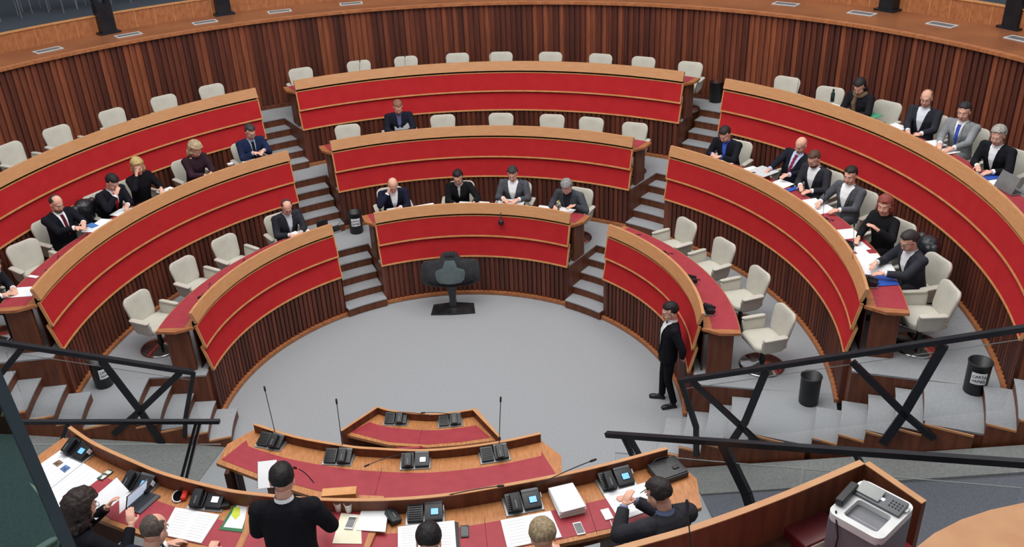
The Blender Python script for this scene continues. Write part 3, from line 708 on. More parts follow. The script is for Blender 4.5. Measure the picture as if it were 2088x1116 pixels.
        mesh_obj(bake(bm, .0065 if fine else .008, 2), 'hair', hairm(hc), t)
    if pose == 'sit' and not fine: t.scale = (1.05, 1.05, 1.04)
    return t, J, HM
def seat_person(k, a, label, face=0, r=None, chair=True, chturn=0, **kw):
    loc = pol(r or (R[k]+1.10), a, (0, 0), PL[k]); rz = math.radians(a+90+face)
    if chair: place_chair(k, kw.pop('cha', a), 'beige chair occupied by the '+kw.pop('chl'), r=(r or (R[k]+1.10))-.02+.06, turn=face+chturn)
    else: kw.pop('chl', None)
    return person(loc, rz, label, **kw)
W = 'write'
def hp(lx, ly, rx, ry, z=.775, z2=None): return {-1: (lx, ly, z), 1: (rx, ry, z2 or z)}
chin = {-1: (-.05, .40, .80), 1: (.10, .33, 1.12)}
# lowest row, centre desk
seat_person(0, 104.0, 'bald man in navy jacket resting his cheek on one hand at the lowest centre desk', chl='bald man in navy at the lowest centre desk', h='bald', hc=(120, 104, 96), suit=(26, 30, 52), hands={1: (.115, .36, 1.04, (-.1, -.1, .8)), -1: (-.05, .48, .79)}, pitch=34, lean=22, yaw=-4, palm={1: (-1, -.3, .1)}, pole={1: (.9, .5, -1)})
seat_person(0, 88.0, 'dark-haired woman in black top with glasses and pale neck scarf at the lowest centre desk', chl='woman in black at the lowest centre desk', h='bun', hc=(28, 22, 24), suit=(24, 24, 28), shirt=(190, 190, 190), vneck=.03, vz=(.30, .52), female=True, glasses=True, hands=hp(-.26, .50, .06, .52), pitch=26, lean=18, cuffs=False, yaw=-6)
seat_person(0, 75.0, 'man in open grey suit and white shirt reading at the lowest centre desk', chl='man in grey suit reading at the lowest centre desk', h='short', hc=(58, 52, 54), suit=(84, 86, 94), vneck=.095, hands=hp(-.16, .42, .10, .42, .84), pitch=24, lean=7, yaw=5, beard=None)
seat_person(0, 60.6, 'grey-haired man in grey suit and dark pullover writing at the lowest centre desk', chl='grey-haired man at the end of the lowest centre desk', h='grey', hc=(150, 150, 150), suit=(72, 76, 84), shirt=(40, 42, 50), vneck=.085, hands={-1: (-.20, .42, .86), 1: (.14, .48, .80)}, pitch=38, lean=24, yaw=10)
# lowest row, left desk
seat_person(0, 130.0, 'man in dark grey suit and glasses writing alone at the lowest left desk', chl='man in dark grey suit at the lowest left desk', h='reced', hc=(74, 62, 54), suit=(46, 48, 56), shirt=(206, 210, 220), hands=hp(-.05, .50, .12, .46), pitch=30, lean=16, vneck=.06, glasses=True, face=-4, yaw=-10)
# middle row, centre desk
seat_person(1, 99.4, 'balding man in navy suit working on a laptop at the middle centre desk', chl='man with laptop at the middle centre desk', h='crop', hc=(150, 104, 84), suit=(28, 32, 46), shirt=(96, 100, 140), hands=hp(-.13, .50, .13, .50), pitch=30, lean=12, vneck=.05)
# middle row, left desk
seat_person(1, 126.0, 'man in blue suit and dark glasses looking at his phone at the middle left desk', chl='man in blue suit by the stairs', h='short', hc=(60, 58, 60), suit=(32, 44, 78), shirt=(170, 180, 196), tie=(24, 26, 36), hands=hp(-.09, .42, .09, .42, .88), pitch=26, lean=12, vneck=.06, glasses=True)
seat_person(1, 136.3, 'woman with fluffy fair hair and dark plum top at the middle left desk', chl='woman with fluffy fair hair', h='curly', hc=(196, 172, 138), suit=(56, 36, 46), vneck=0, female=True, hands=hp(-.05, .50, .06, .52), pitch=32, lean=16, cuffs=False)
seat_person(1, 146.2, 'blonde woman in black holding one hand to her ear at the middle left desk', chl='blonde woman with hand at her ear', h='bob', hc=(206, 180, 120), suit=(20, 20, 26), vneck=0, female=True, hands={-1: (-.10, .46, .82), 1: (.14, .24, 1.10, (-.1, 0, .8))}, palm={1: (-1, -.1, .1)}, pole={1: (.9, .6, -1)}, pitch=14, lean=10, yaw=-34, cuffs=False)
seat_person(1, 152.0, 'dark-haired man in black suit and red tie writing at the middle left desk', chl='man with red tie', h='side', hc=(30, 26, 28), suit=(26, 26, 36), tie=(190, 36, 44), hands={-1: (-.02, .46, .80), 1: (.09, .40, 1.00, (-.2, -.2, .7))}, palm={1: (-1, -.4, .2)}, pole={1: (.9, .6, -1)}, pitch=36, lean=18, vneck=.06, face=-4)
seat_person(1, 161.4, 'heavy bearded man in black suit reading a sheet at the middle left desk', chl='bearded man reading a sheet', h='reced', hc=(58, 46, 42), suit=(22, 24, 34), tie=(96, 24, 44), hands=hp(-.10, .46, .08, .50, .90), pitch=22, lean=6, vneck=.075, beard=(110, 84, 76), fat=.035, face=-10, yaw=-6)
seat_person(1, 179.2, 'brown-haired man in dark suit writing at the near end of the middle left desk', chl='brown-haired man cut by the picture edge', h='short', hc=(96, 66, 46), suit=(34, 36, 44), hands=hp(-.02, .50, .16, .46), pitch=34, lean=26, face=-6)
# middle row, right desk
seat_person(1, 38.3, 'young man in black suit and bright blue tie with phone at the middle right desk', chl='young man with bright blue tie', h='short', hc=(38, 30, 30), suit=(26, 28, 36), tie=(70, 110, 220), shirt=(60, 90, 190), hands=hp(-.06, .50, .10, .46, .84), pitch=34, lean=20, vneck=.05, face=10)
seat_person(1, 27.6, 'bald man with crimson tie leaning back with papers at the middle right desk', chl='bald man leaning back', r=6.72, h='none', suit=(30, 32, 44), shirt=(196, 208, 238), tie=(140, 40, 66), hands=hp(-.20, .46, .14, .50, .84), pitch=22, lean=-4, side=-10, vneck=.085, face=14, fat=.03)
seat_person(1, 21.8, 'balding bearded man in charcoal suit and open white shirt at the middle right desk', chl='bearded man in charcoal suit', r=6.66, h='crop', hc=(92, 66, 56), suit=(50, 50, 58), vneck=.10, hands=hp(-.22, .46, .02, .40, .80), pitch=30, lean=10, glasses=True, beard=(96, 66, 58), face=12)
seat_person(1, 14.2, 'black-haired man in grey suit and white shirt at the middle right desk', chl='black-haired man in grey suit', r=6.62, h='side', hc=(34, 28, 28), suit=(86, 88, 96), vneck=.105, hands={-1: (-.16, .46, .80), 1: (.20, .44, .80)}, pitch=10, lean=6, yaw=16, face=16)
seat_person(1, 4.2, 'red-haired woman in black holding a pen and paper at the middle right desk', chl='red-haired woman in black', h='bob', hc=(150, 72, 62), suit=(24, 24, 28), vneck=0, female=True, hands={1: (.02, .50, .80), -1: (-.18, .40, .98)}, pitch=8, lean=8, yaw=24, cuffs=False, face=22)
seat_person(1, -5.6, 'man paging through papers at the near end of the middle right desk', chl='man paging through papers', h='short', hc=(54, 48, 48), suit=(52, 54, 62), shirt=(226, 226, 230), vneck=.085, hands={-1: (-.10, .56, .82), 1: (.16, .50, .84)}, pitch=26, lean=14, glasses=True, face=18, yaw=10)
# highest row, right desk
seat_person(2, 27.6, 'dark-haired woman with fur scarf and black coat writing at the highest right desk', chl='woman with fur scarf', cha=25.4, r=8.28, h='long', hc=(34, 28, 30), suit=(30, 30, 36), vneck=0, female=True, scarf=(122, 104, 82), hands=hp(-.12, .50, .06, .50), pitch=34, lean=16, cuffs=False, face=12, yaw=8)
seat_person(2, 19.3, 'smiling fair man in dark jacket and glasses at the highest right desk', chl='smiling man in dark jacket', r=8.42, h='reced', hc=(140, 96, 66), suit=(46, 48, 56), shirt=(226, 232, 242), vneck=.09, hands=hp(-.18, .46, .02, .46), pitch=10, lean=4, glasses=True, face=20, yaw=14)
seat_person(2, 14.2, 'young man in light grey suit and blue tie at the highest right desk', chl='young man in light grey suit', r=8.52, h='side', hc=(42, 38, 42), suit=(142, 146, 150), tie=(66, 90, 190), vneck=.065, hands=hp(-.16, .52, .06, .50), pitch=10, lean=8, face=20, yaw=14)
seat_person(2, 7.4, 'silver-haired man in black suit leaning over the highest right desk', chl='silver-haired man in black suit', r=8.42, h='grey', hc=(176, 172, 164), suit=(26, 27, 34), vneck=.07, hands=hp(-.20, .50, .04, .46), pitch=16, lean=16, face=22, yaw=14)
# ================================================================ PRESIDENCY DESKS
def pts_at(L, z): return [P(x, y, z) for x, y in L]
def front_screen(line, z0, z1, name, parent, off, th=.03, lean=0.0):
    bm = new(); path_sweep(bm, line, [(0, z0), (th, z0), (th, z1), (0, z1)]); o = finish(bm, name, M_brown, parent, off=off)
    bm = new(); path_sweep(bm, line, [(-.003, z1-.002), (th+.003, z1-.002), (th+.003, z1+.006), (-.003, z1+.006)]); finish(bm, 'top_edge', M_ledge, o, off=(0, 0, 0)).location = -Vector(off)
    return o
def smooth_line(L, n=4):
    """Catmull-Rom through plan points"""
    out = []
    for i in range(len(L)-1):
        p0, p1, p2, p3 = L[max(i-1, 0)], L[i], L[i+1], L[min(i+2, len(L)-1)]
        for k in range(n):
            t = k/n; out.append(.5*((2*p1)+(p2-p0)*t+(2*p0-5*p1+4*p2-p3)*t*t+(3*p1-p0-3*p2+p3)*t**3))
    out.append(L[-1]); return out
def offset(line, d):
    out = []; D_ = d
    for i, p in enumerate(line):
        t = (line[min(i+1, len(line)-1)]-line[max(i-1, 0)]); t = Vector((t.x, t.y, 0)).normalized(); d = D_(p) if callable(D_) else D_; out.append(p+Vector((-t.y, t.x, 0))*d)
    return out
def flat(bm, line, z0, z1, mi=0): poly_prism(bm, [(p.x, p.y) for p in line], z0, z1, mi)
M_dwood = mat('honey_wood', (192, 132, 84), .4, col2=(162, 104, 60), scale=5, stretch=(9, 1.6, 4), detail=7, spec=.4, lo=.3, hi=.7)
# --- long upper desk
ZN = 2.80; NB_ = 2.955
Hn = smooth_line(pts_at([(139, 873.4), (187.7, 906), (268, 943), (335, 970), (435.8, 996.8), (503, 1008.8), (640, 1021), (784, 1022), (901, 1013.5), (1001.7, 998), (1136, 973), (1236, 950.5), (1362, 917)], NB_))
near = thing('presidency_desk', 'long curved presidency desk with leather top, the one where five people sit', 'desk', (-.3, -5.6, 2.05), 0)
off = Vector((-.3, -5.6, 2.05))
front_screen(Hn, 2.05, NB_, 'front_screen', near, off)
right = pts_at([(1366, 930), (1421, 977), (1431, 1035), (1350, 1062), (1272, 1081), (1180, 1102)], ZN)
ra = math.degrees(math.atan2(right[-1].y, right[-1].x)); rr = math.hypot(right[-1].x, right[-1].y)
left = pts_at([(200, 1060), (110, 990), (69, 936), (129, 893)], ZN)
la = math.degrees(math.atan2(left[0].y, left[0].x)); lr = math.hypot(left[0].x, left[0].y)
arc = [pol(rr+(lr-rr)*i/14, ra+(la-ra)*i/14) for i in range(1, 14)]
bm = new(); flat(bm, Hn+right+arc+left, ZN-.04, ZN); dt = finish(bm, 'desktop', M_dwood, near, off=off)
inner = offset(Hn, lambda p: -.15-.085*max(0, min(1, (p.x+2.6)/2))); outer_ = []
bm = new(); fr = []
inn2 = [p for p in inner if P(120, 930, ZN).x+.05 < p.x < P(1330, 1000, ZN).x]
far = [pol(rr-.05+(lr-rr)*i/20, ra+1+(la-ra-0)*i/20) for i in range(21)]
flat(bm, inn2+pts_at([(1372, 1030), (1398, 1045)], ZN)+far+pts_at([(150, 1010), (84, 955)], ZN), ZN, ZN+.004); finish(bm, 'leather_inlay', M_leather, dt, off=off).location = (0, 0, 0)
for x0, y0, x1, y1 in ((988, 1056, 994, 1116), (1195, 1018, 1218, 1090)):
    a, b = P(x0, y0, ZN+.005), P(x1, y1, ZN+.005); bm = new(); bar(bm, a, b, .0022, .002); finish(bm, 'leather_seam', M_void, dt, off=off)
for a in (-72, -84, -96, -108, -122):
    bm = new(); p0, p1 = pol(5.42, a), pol(rr-.1, a); bar(bm, (p0.x, p0.y, 2.41), (p1.x, p1.y, 2.41), .04, .70); finish(bm, 'support', M_brown, near, off=off)
# raised middle section
bm = new(); rs = pts_at([(500, 1012), (783, 1013), (766, 1088), (752, 1122), (470, 1122), (488, 1085)], ZN+.03)
rs = pts_at([(478, 1122), (497, 1080), (505, 1030), (783, 1030), (766, 1088), (751, 1122)], ZN+.03)
rs_in = pts_at([(490, 1126), (510, 1083), (516, 1043), (767, 1043), (752, 1086), (738, 1126)], ZN+.03)
flat(bm, rs, ZN, ZN+.03); o = finish(bm, 'raised_panel', M_dwood, near, off=off)
bm = new(); flat(bm, rs_in, ZN+.03, ZN+.034); finish(bm, 'leather_inlay', M_leather, o, off=off).location = (0, 0, 0)
bm = new(); a, b = P(672, 1020, ZN+.09), P(783, 1020, ZN+.09); flat(bm, pts_at([(640, 1006), (783, 1012), (783, 1030), (640, 1026)], ZN+.06), ZN+.03, ZN+.06); finish(bm, 'rear_shelf', M_dwood, near, off=off)
c = P(693, 1010, ZN+.10); bm = bbox_bev((0, 0, 0), (.30, .10, .085), None, .004); o = finish(bm, 'wooden_box', M_trim, None, False); tag(o, 'narrow wooden box on the presidency desk beside the standing man', 'box', None, (c.x, c.y, ZN+.103), .03)
# dais floors
bm = new(); flat(bm, [Vector((-4.6, -5.05, 0)), Vector((-3, -5.35, 0)), Vector((-1.4, -5.55, 0)), Vector((.9, -5.55, 0)), Vector((2.2, -5.25, 0)), Vector((2.6, -5.6, 0)), Vector((2.6, -8.6, 0)), Vector((-4.6, -8.6, 0))], 1.0, 2.05)
flat(bm, [Vector((-2.3, -3.9, 0)), Vector((1.3, -4.0, 0)), Vector((1.3, -5.6, 0)), Vector((-2.3, -5.5, 0))], 0.0, 1.05)
struct('floor_dais', bm, M_carpet)
# --- middle desk
ZM, ZMB = 1.80, 1.911
Hm = smooth_line(pts_at([(517, 867), (600, 893), (705, 912), (760, 917), (860, 921), (950, 914), (1030, 902), (1103, 886)], ZMB)); off = Vector((-.5, -3.6, 1.05))
mid = thing('clerks_desk', 'curved clerks desk with leather top between the presidency desk and the small desk', 'desk', off)
front_screen(Hm, .0, ZMB, 'front_screen', mid, off)
o1 = pts_at([(1104, 899), (1145, 930), (1146, 975), (1060, 1003), (940, 1024), (780, 1030), (640, 1014), (540, 982), (441, 945), (464, 906), (519, 876)], ZM)
bm = new(); flat(bm, Hm+o1, ZM-.04, ZM); dt = finish(bm, 'desktop', M_dwood, mid, off=off)
inn = [p for p in offset(Hm, -.23) if P(500, 900, ZM).x < p.x < P(1108, 925, ZM).x]
bm = new(); flat(bm, inn+pts_at([(1104, 921), (1134, 968), (1060, 990), (940, 1010), (790, 1016), (650, 1002), (545, 974), (452, 938), (503, 898)], ZM), ZM, ZM+.004); finish(bm, 'leather_inlay', M_leather, dt, off=off).location = (0, 0, 0)
bm = new(); bar(bm, P(779, 955, ZM+.005), P(765, 1010, ZM+.005), .0022, .002); finish(bm, 'leather_seam', M_void, dt, off=off)
for x, y in ((470, 940), (1120, 960)):
    p = P(x, y, ZM); bm = new(); box(bm, (p.x, p.y, 1.42), (.05, .40, .72)); finish(bm, 'end_support', M_darkwood, mid, off=off)
bm = new(); p = P(478, 958, 1.7); tube(bm, [p, (p.x, p.y, 1.05)], .008); finish(bm, 'steel_leg', M_silver, mid, off=off)
# --- small desk
ZS, ZSB = .76, .87
Hs = smooth_line(pts_at([(770, 832), (800, 840), (864, 846), (910, 845), (965, 837)], ZSB)); A, B = P(697, 880, ZSB), P(1018, 893, ZSB); off = Vector((-.3, -1.4, 0))
sm = thing('stenographers_desk', 'small curved desk with leather top and slanting side boards out in the arena', 'desk', off)
front_screen([A]+Hs+[B], 0, ZSB, 'front_screen', sm, off, .025)
o1 = pts_at([(1015, 898), (940, 908), (872, 913), (794, 908), (702, 886)], ZS)
bm = new(); flat(bm, offset(Hs, -.0)+o1, ZS-.04, ZS); dt = finish(bm, 'desktop', M_dwood, sm, off=off)
bm = new(); flat(bm, [p for p in offset(Hs, -.20)]+pts_at([(1000, 893), (940, 902), (872, 907), (794, 902), (716, 882)], ZS), ZS, ZS+.004); finish(bm, 'leather_inlay', M_leather, dt, off=off).location = (0, 0, 0)
bm = new(); bar(bm, P(861, 875, ZS+.005), P(853, 906, ZS+.005), .0022, .002); finish(bm, 'leather_seam', M_void, dt, off=off)
bm = new(); p = P(835, 912, .82); lay = shell(.36, .30, .04, .06, .95, .05); tf(lay, T(p.x, p.y-.05, .70) @ RX(8) @ RZ(180)); finish(lay, 'x', M_leather, None, 'all')
bm.free(); ch = bpy.data.objects['x']; ch.name = 'chair_back'
rc = thing('red_chair', 'red leather chair tucked under the small arena desk', 'chair', (p.x, p.y-.05, 0)); ch.parent = rc; ch.location = (-p.x, -(p.y-.05), 0); ch.name = 'backrest'
bm = shell(.40, .38, .06, .06); tf(bm, T(0, .2, .42) @ RX(-90)); finish(bm, 'seat', M_leather, rc, 'all')
for sx in (-1, 1):
    for sy in (0, .36): bm = new(); tube(bm, [(sx*.17, sy, 0), (sx*.17, sy, .42 if sy else .66)], .012); finish(bm, 'leg', M_black, rc, True)

# ---------------------------------------------------------------- big desk terminals
def terminal(x, y, z, label, speaker='left', handset='left', screen='blue', tagc=True, a=None, scale=1.0):
    p = P(x, y, z); a = math.degrees(math.atan2(p.y-.2, p.x)) if a is None else a
    t = thing('desk_terminal', label, 'desk terminal', (p.x, p.y, z+.002), math.radians(a+90), 'desk terminals'); t.scale = (scale,)*3
    bm = new(); poly_prism(bm, [(-.17, -.12), (.17, -.12), (.17, .11), (-.17, .11)], 0, [.008, .008, .030, .030]); bevel(bm, .003, 1); finish(bm, 'base_plate', M_silver, t)
    tilt = T(0, 0, .0) @ RX(24)
    s1 = -1
    bm = bbox_bev((-.083, .005, .05), (.135, .17, .05), tilt, .008); sp = finish(bm, 'speaker', M_black, t, True)
    bm = new()
    for i in range(7): box(bm, (-.083, -.06+i*.02, .0757), (.11, .006, .0015), tilt)
    finish(bm, 'speaker_grille', M_void, sp)
    bm = bbox_bev((.075, .005, .052), (.155, .17, .055), tilt, .008); cs = finish(bm, 'console', M_black, t, True)
    bm = bbox_bev((.075, .082, .06), (.155, .03, .05), tilt, .012); finish(bm, 'console_hood', M_grey, cs, True)
    if screen:
        bm = bbox_bev((.085, -.008, .0805), (.074, .066, .004), tilt, .001, 1); finish(bm, 'screen_frame', M_void, cs)
        bm = bbox_bev((.085, -.008, .0835), (.064, .056, .003), tilt, .0008, 1); finish(bm, 'screen', M_screen if screen == 'blue' else M_screenw, cs)
    if handset:
        hx = -.075 if handset == 'left' else .06
        bm = bbox_bev((hx, -.005, .105), (.082, .155, .045), tilt @ RX(4), .014, 3); hs = finish(bm, 'handset', M_black, t, True)
        bm = bbox_bev((hx, -.03, .129), (.014, .07, .003), tilt @ RX(4), .001, 1); finish(bm, 'handset_slot', M_grey, hs)
    if tagc:
        bm = bbox_bev((.162, .02, .065), (.004, .045, .05), tilt, .001, 1); finish(bm, 'side_label', M_paper, t)
    return t
terminal(166, 922, ZN, 'desk terminal at the left end beside the open newspaper', a=-122)
terminal(288, 990, ZN, 'desk terminal behind the propped tablet', a=-112)
terminal(428, 1024, ZN, 'desk terminal with white screen beside the red pouch', screen='white', a=-101, tagc=False)
terminal(868, 1051, ZN, 'desk terminal in front of the black-haired man, without handset', handset=None)
terminal(1066, 1029, ZN, 'desk terminal beside the thick paper stack', a=-79)
terminal(1254, 983, ZN, 'desk terminal in front of the man holding a pen', a=-74)
terminal(556, 904, ZM, 'desk terminal partly behind the standing man on the clerks desk', handset='right', screen=None, tagc=False, a=-110)
terminal(692, 936, ZM, 'desk terminal with upright microphone, left of the white screen one', handset='right', screen=None, tagc=False, a=-98)
terminal(848, 944, ZM, 'desk terminal with white screen in the middle of the clerks desk', screen='white', tagc=False, a=-90)
terminal(1008, 930, ZM, 'desk terminal at the right of the clerks desk with tall microphone', handset='right', screen=None, tagc=False, a=-81)
terminal(809, 858, ZS, 'desk terminal on the left half of the small arena desk', handset='right', screen=None, tagc=False, a=-97)
terminal(918, 861, ZS, 'desk terminal on the right half of the small arena desk', handset='right', screen=None, tagc=False, a=-86)
def mic(a, b, label, mid=None, r=.0045, ring=False):
    a, b = Vector(a), Vector(b); mid = (a+b)/2+Vector((0, 0, .03)) if mid is None else Vector(mid); pts = [(1-t)**2*a+2*t*(1-t)*mid+t*t*b for t in [i/10 for i in range(11)]]
    o = thing('gooseneck_microphone', label, 'microphone', a); bm = new(); tube(bm, pts, r, 8); finish(bm, 'stem', M_black, o, True, off=a)
    d = (pts[-1]-pts[-2]).normalized(); bm = new(); tube(bm, [pts[-1]-d*.01, pts[-1], pts[-1]+d*.045, pts[-1]+d*.055], [.007, .011, .011, .006], 10); h = finish(bm, 'capsule', M_black, o, True, off=a)
    if ring: bm = new(); tube(bm, [pts[-1]-d*.002, pts[-1]+d*.008], .0125, 12); finish(bm, 'red_ring', mat('red_light', (240, 60, 50), .4, emit=(255, 60, 40), estr=.8), h, True, off=a)
def up(x, y, z, x2, y2, h):  # base on a terminal, tip a given height above
    a = P(x, y, z); b = P(x2, y2, z+h); return a, b
a, b = up(883, 1018, ZN+.09, 1016, 992, .22); mic(a, b, 'long black microphone bending right from the terminal without handset')
a, b = up(1082, 998, ZN+.09, 1205, 941, .32); mic(a, b, 'long black microphone rising right beside the paper stack')
a, b = up(699, 914, ZM+.09, 687, 823, .46); mic(a, b, 'upright black microphone on the clerks desk next to the standing man', (a+b)/2)
a, b = up(1018, 910, ZM+.09, 1021, 819, .46); mic(a, b, 'upright black microphone at the right of the clerks desk', (a+b)/2)
a, b = up(562, 886, ZM+.09, 541, 797, .44); mic(a, b, 'upright black microphone rising above the standing man\'s head', (a+b)/2)
a, b = up(820, 927, ZM+.09, 752, 948, .05); mic(a, b, 'low black microphone lying towards the left on the clerks desk')
a, b = up(926, 846, ZS+.10, 866, 842, .14); mic(a, b, 'black microphone bent left above the small arena desk')
a, b = up(818, 842, ZS+.10, 872, 847, .13); mic(a, b, 'black microphone bent right above the small arena desk')
a, b = P(640, 985, ZN+.08), P(606, 956, ZN+.36); mic(a, b, 'black microphone with glowing red ring in front of the standing man', (a+b)/2+Vector((.0, 0, .06)), ring=True)
a, b = P(1412, 1150, 3.9), P(1402, 1036, 4.25); mic(a, b, 'upright black microphone on the printer desk in front of the man with a pen', (a+b)/2)

# ---------------------------------------------------------------- papers and small things
def sheet(name, corners, z, label, cat, m=M_paper, th=.003, group=None, curl=0.0, lines=0, extra=None):
    Q = [P(x, y, z) for x, y in corners]; c = sum(Q, Vector())/len(Q); nx = 10
    bm = new()
    if len(Q) == 4:
        V = []
        for i in range(nx+1):
            u = i/nx; a = Q[0].lerp(Q[1], u); b = Q[3].lerp(Q[2], u); h = curl*math.sin(PI*u)**2 if curl else 0
            V.append([bm.verts.new((p.x, p.y, z+h+dz)) for p in (a, b) for dz in (0, th)])
        for i in range(nx):
            A_, B_ = V[i], V[i+1]
            for q in ((A_[1], A_[3], B_[3], B_[1]), (A_[2], A_[0], B_[0], B_[2]), (A_[0], A_[1], B_[1], B_[0]), (A_[3], A_[2], B_[2], B_[3])): bm.faces.new(q)
        for W_ in (V[0], V[-1]): bm.faces.new((W_[0], W_[2], W_[3], W_[1]))
    else: poly_prism(bm, [(p.x, p.y) for p in Q], z, z+th)
    if extra or lines:
        o = thing(name, label, cat, c, 0, group); b_ = finish(bm, 'sheet' if cat != 'book' else 'pages', m, o, off=c)
        if lines and len(Q) == 4:
            bm = new()
            for i in range(lines):
                v = .12+.76*i/max(1, lines-1)
                for u0, u1 in ((.07, .44), (.56, .92)) if lines > 6 else ((.12, .85),):
                    p0 = (Q[0].lerp(Q[1], u0)).lerp(Q[3].lerp(Q[2], u0), v); p1 = (Q[0].lerp(Q[1], u1)).lerp(Q[3].lerp(Q[2], u1), v)
                    p0.z = p1.z = z+th+.0006+curl*.0; bar(bm, p0, p1, .0035, .0008)
            if not curl: finish(bm, 'print', mat('faint_print', (196, 198, 202), .8), o, off=c)
            else: bm.free()
        for nm, cor, mm in (extra or []):
            bm = new(); q = [P(x, y, z+th) for x, y in cor]; poly_prism(bm, [(p.x, p.y) for p in q], z+th, z+th+.0012); finish(bm, nm, mm, o, off=c)
        return o
    o = finish(bm, name, m, None, off=c); return tag(o, label, cat, group, c)
D = ZN+.005
sheet('newspaper', [(76, 952), (125, 918), (212, 970), (120, 1040)], D, 'open newspaper with two portrait photos at the end of the presidency desk', 'newspaper', M_paper, .004, lines=9,
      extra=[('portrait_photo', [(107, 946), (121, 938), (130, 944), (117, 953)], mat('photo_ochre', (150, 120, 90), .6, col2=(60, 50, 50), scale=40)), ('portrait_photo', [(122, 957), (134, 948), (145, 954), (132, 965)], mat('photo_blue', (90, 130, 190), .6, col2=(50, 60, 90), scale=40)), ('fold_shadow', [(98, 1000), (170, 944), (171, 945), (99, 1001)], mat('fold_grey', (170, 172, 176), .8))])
sheet('newspaper', [(96, 1008), (120, 1040), (112, 1052), (60, 985)], D-.003, 'lower newspaper sheets sticking out beneath the open newspaper', 'newspaper', M_cream, .004)
def phone(x, y, z, ang, label, body=M_black, scr=M_void, s=(.07, .142)):
    p = P(x, y, z); t = thing('smartphone', label, 'phone', (p.x, p.y, z), math.radians(ang)); bm = bbox_bev((0, 0, .0045), (s[0], s[1], .009), None, .003); finish(bm, 'body', body, t)
    bm = bbox_bev((0, 0, .0094), (s[0]*.88, s[1]*.82, .0012), None, .0004, 1); finish(bm, 'glass_front', scr, t); return t
def rc_phone(x, y, z, ang, label):
    t = phone(x, y, z, ang, label, mat('dark_green_case', (44, 56, 50), .5), mat('patterned_case', (70, 84, 76), .5, col2=(226, 228, 222), scale=26, lo=.5, hi=.53)); return t
rc_phone(215, 970, D, -28, 'phone in a dark case with white blotches beside the open newspaper')
M_glassy = mat('grey_screen', (96, 98, 102), .12, spec=.6)
phone(716, 1067, ZN+.045, -10, 'white phone lying on the paper sheets beside the standing man', M_paper, M_glassy, (.075, .15))
phone(948, 1085, D, 2, 'dark phone lying on the desk right of the black-haired man', M_black, mat('black_screen', (52, 56, 60), .1, spec=.6), (.07, .14))
phone(1181, 1079, D, 12, 'phone with pale rim in front of the paper stack', M_paper, M_glassy, (.072, .145))
pb = phone(1238, 1050, D, 14, 'white battery pack with cable left of the man holding a pen', M_paper, M_paper, (.075, .13))
bm = new(); L = [P(1245, 1062, D+.006), P(1250, 1075, D+.01), P(1262, 1090, D+.01), P(1270, 1108, D-.04), P(1276, 1125, D-.1)]; tube(bm, smooth_line(L), .004, 6); o = finish(bm, 'charging_cable', M_paper, None, True, off=L[0]); tag(o, 'white charging cable hanging from the battery pack over the desk edge', 'cable', None, L[0])
# tablet with keyboard
def laptop(x, y, z, ang, label, w=.27, d=.18, scr=None, col=M_grey, open_=108, lid=None):
    p = P(x, y, z); t = thing('laptop', label, 'laptop', (p.x, p.y, z), math.radians(ang))
    bm = bbox_bev((0, 0, .006), (w, d, .012), None, .003); b_ = finish(bm, 'keyboard_base', col, t)
    bm = new()
    for r_i in range(4):
        for c_i in range(10): box(bm, (-w*.42+c_i*w*.093, d*.3-r_i*d*.16, .0128), (w*.08, d*.12, .0015))
    finish(bm, 'keys', M_black, b_)
    M = T(0, d/2, .012) @ RX(open_-90)
    bm = bbox_bev((0, 0, d*.5), (w, .007, d), M, .002); l_ = finish(bm, 'lid', lid or col, t)
    bm = bbox_bev((0, -.0045, d*.5), (w*.93, .0015, d*.9), M, .0005, 1); finish(bm, 'screen', scr or M_screenw, l_); return t
laptop(293, 1026, D, 64, 'small tablet with keyboard propped open beside the balding man', .25, .17, mat('pale_screen', (190, 205, 225), .2, emit=(200, 215, 235), estr=.55), mat('slate_keys', (74, 76, 84), .5), 112)
# red and black pouch
p = P(371, 1012, D); t = thing('glasses_pouch', 'open red and white pouch with black lining left of the white-screen terminal', 'pouch', (p.x, p.y, D), math.radians(15))
bm = bbox_bev((.035, 0, .022), (.05, .15, .04), RZ(-14), .018, 3); finish(bm, 'red_case', mat('red_plastic', (214, 52, 40), .4), t, True)
bm = new(); tube(bm, [(.05*math.cos(a)-.03, .08*math.sin(a), .008) for a in [2*PI*i/20 for i in range(21)]], .006, 6); finish(bm, 'white_rim', M_paper, t, True)
bm = new(); lathe(bm, [(0, .004), (.046, .004), (.046, .009), (0, .009)], 20, T(-.03, 0, 0) @ Matrix.Diagonal((1, 1.6, 1, 1))); finish(bm, 'black_lining', M_void, t)
sheet('open_book', [(358, 1037), (448, 1052), (411, 1110), (329, 1092)], D, 'open white book in front of the balding man with navy jacket', 'book', M_paper, .012, lines=9, curl=0)
g = thing('document_folder', 'green folder with white sheet and lime marker left of the standing man', 'folder', P(474, 1050, D))
gl = P(474, 1050, D)
for nm, cor, mm, z0, z1 in (('green_cover', [(447, 1081), (487, 1014), (516, 1018), (497, 1087)], mat('green_card', (40, 110, 66), .6), 0, .004), ('white_sheet', [(456, 1076), (490, 1021), (512, 1024), (494, 1080)], M_paper, .004, .006), ('lime_note', [(472, 1052), (478, 1036), (490, 1036), (490, 1052), (480, 1062)], mat('lime_note', (206, 220, 70), .6), .006, .0075)):
    bm = new(); q = [P(x, y, D) for x, y in cor]; poly_prism(bm, [(v.x, v.y) for v in q], D+z0, D+z1); finish(bm, nm, mm, g, off=gl)
p = P(461, 1030, D); bm = bbox_bev((0, 0, .02), (.09, .12, .04), None, .006); o = finish(bm, 'black_charger', M_black, None, True); tag(o, 'small black box between the white-screen terminal and the green folder', 'box', None, (p.x, p.y, D), .1)
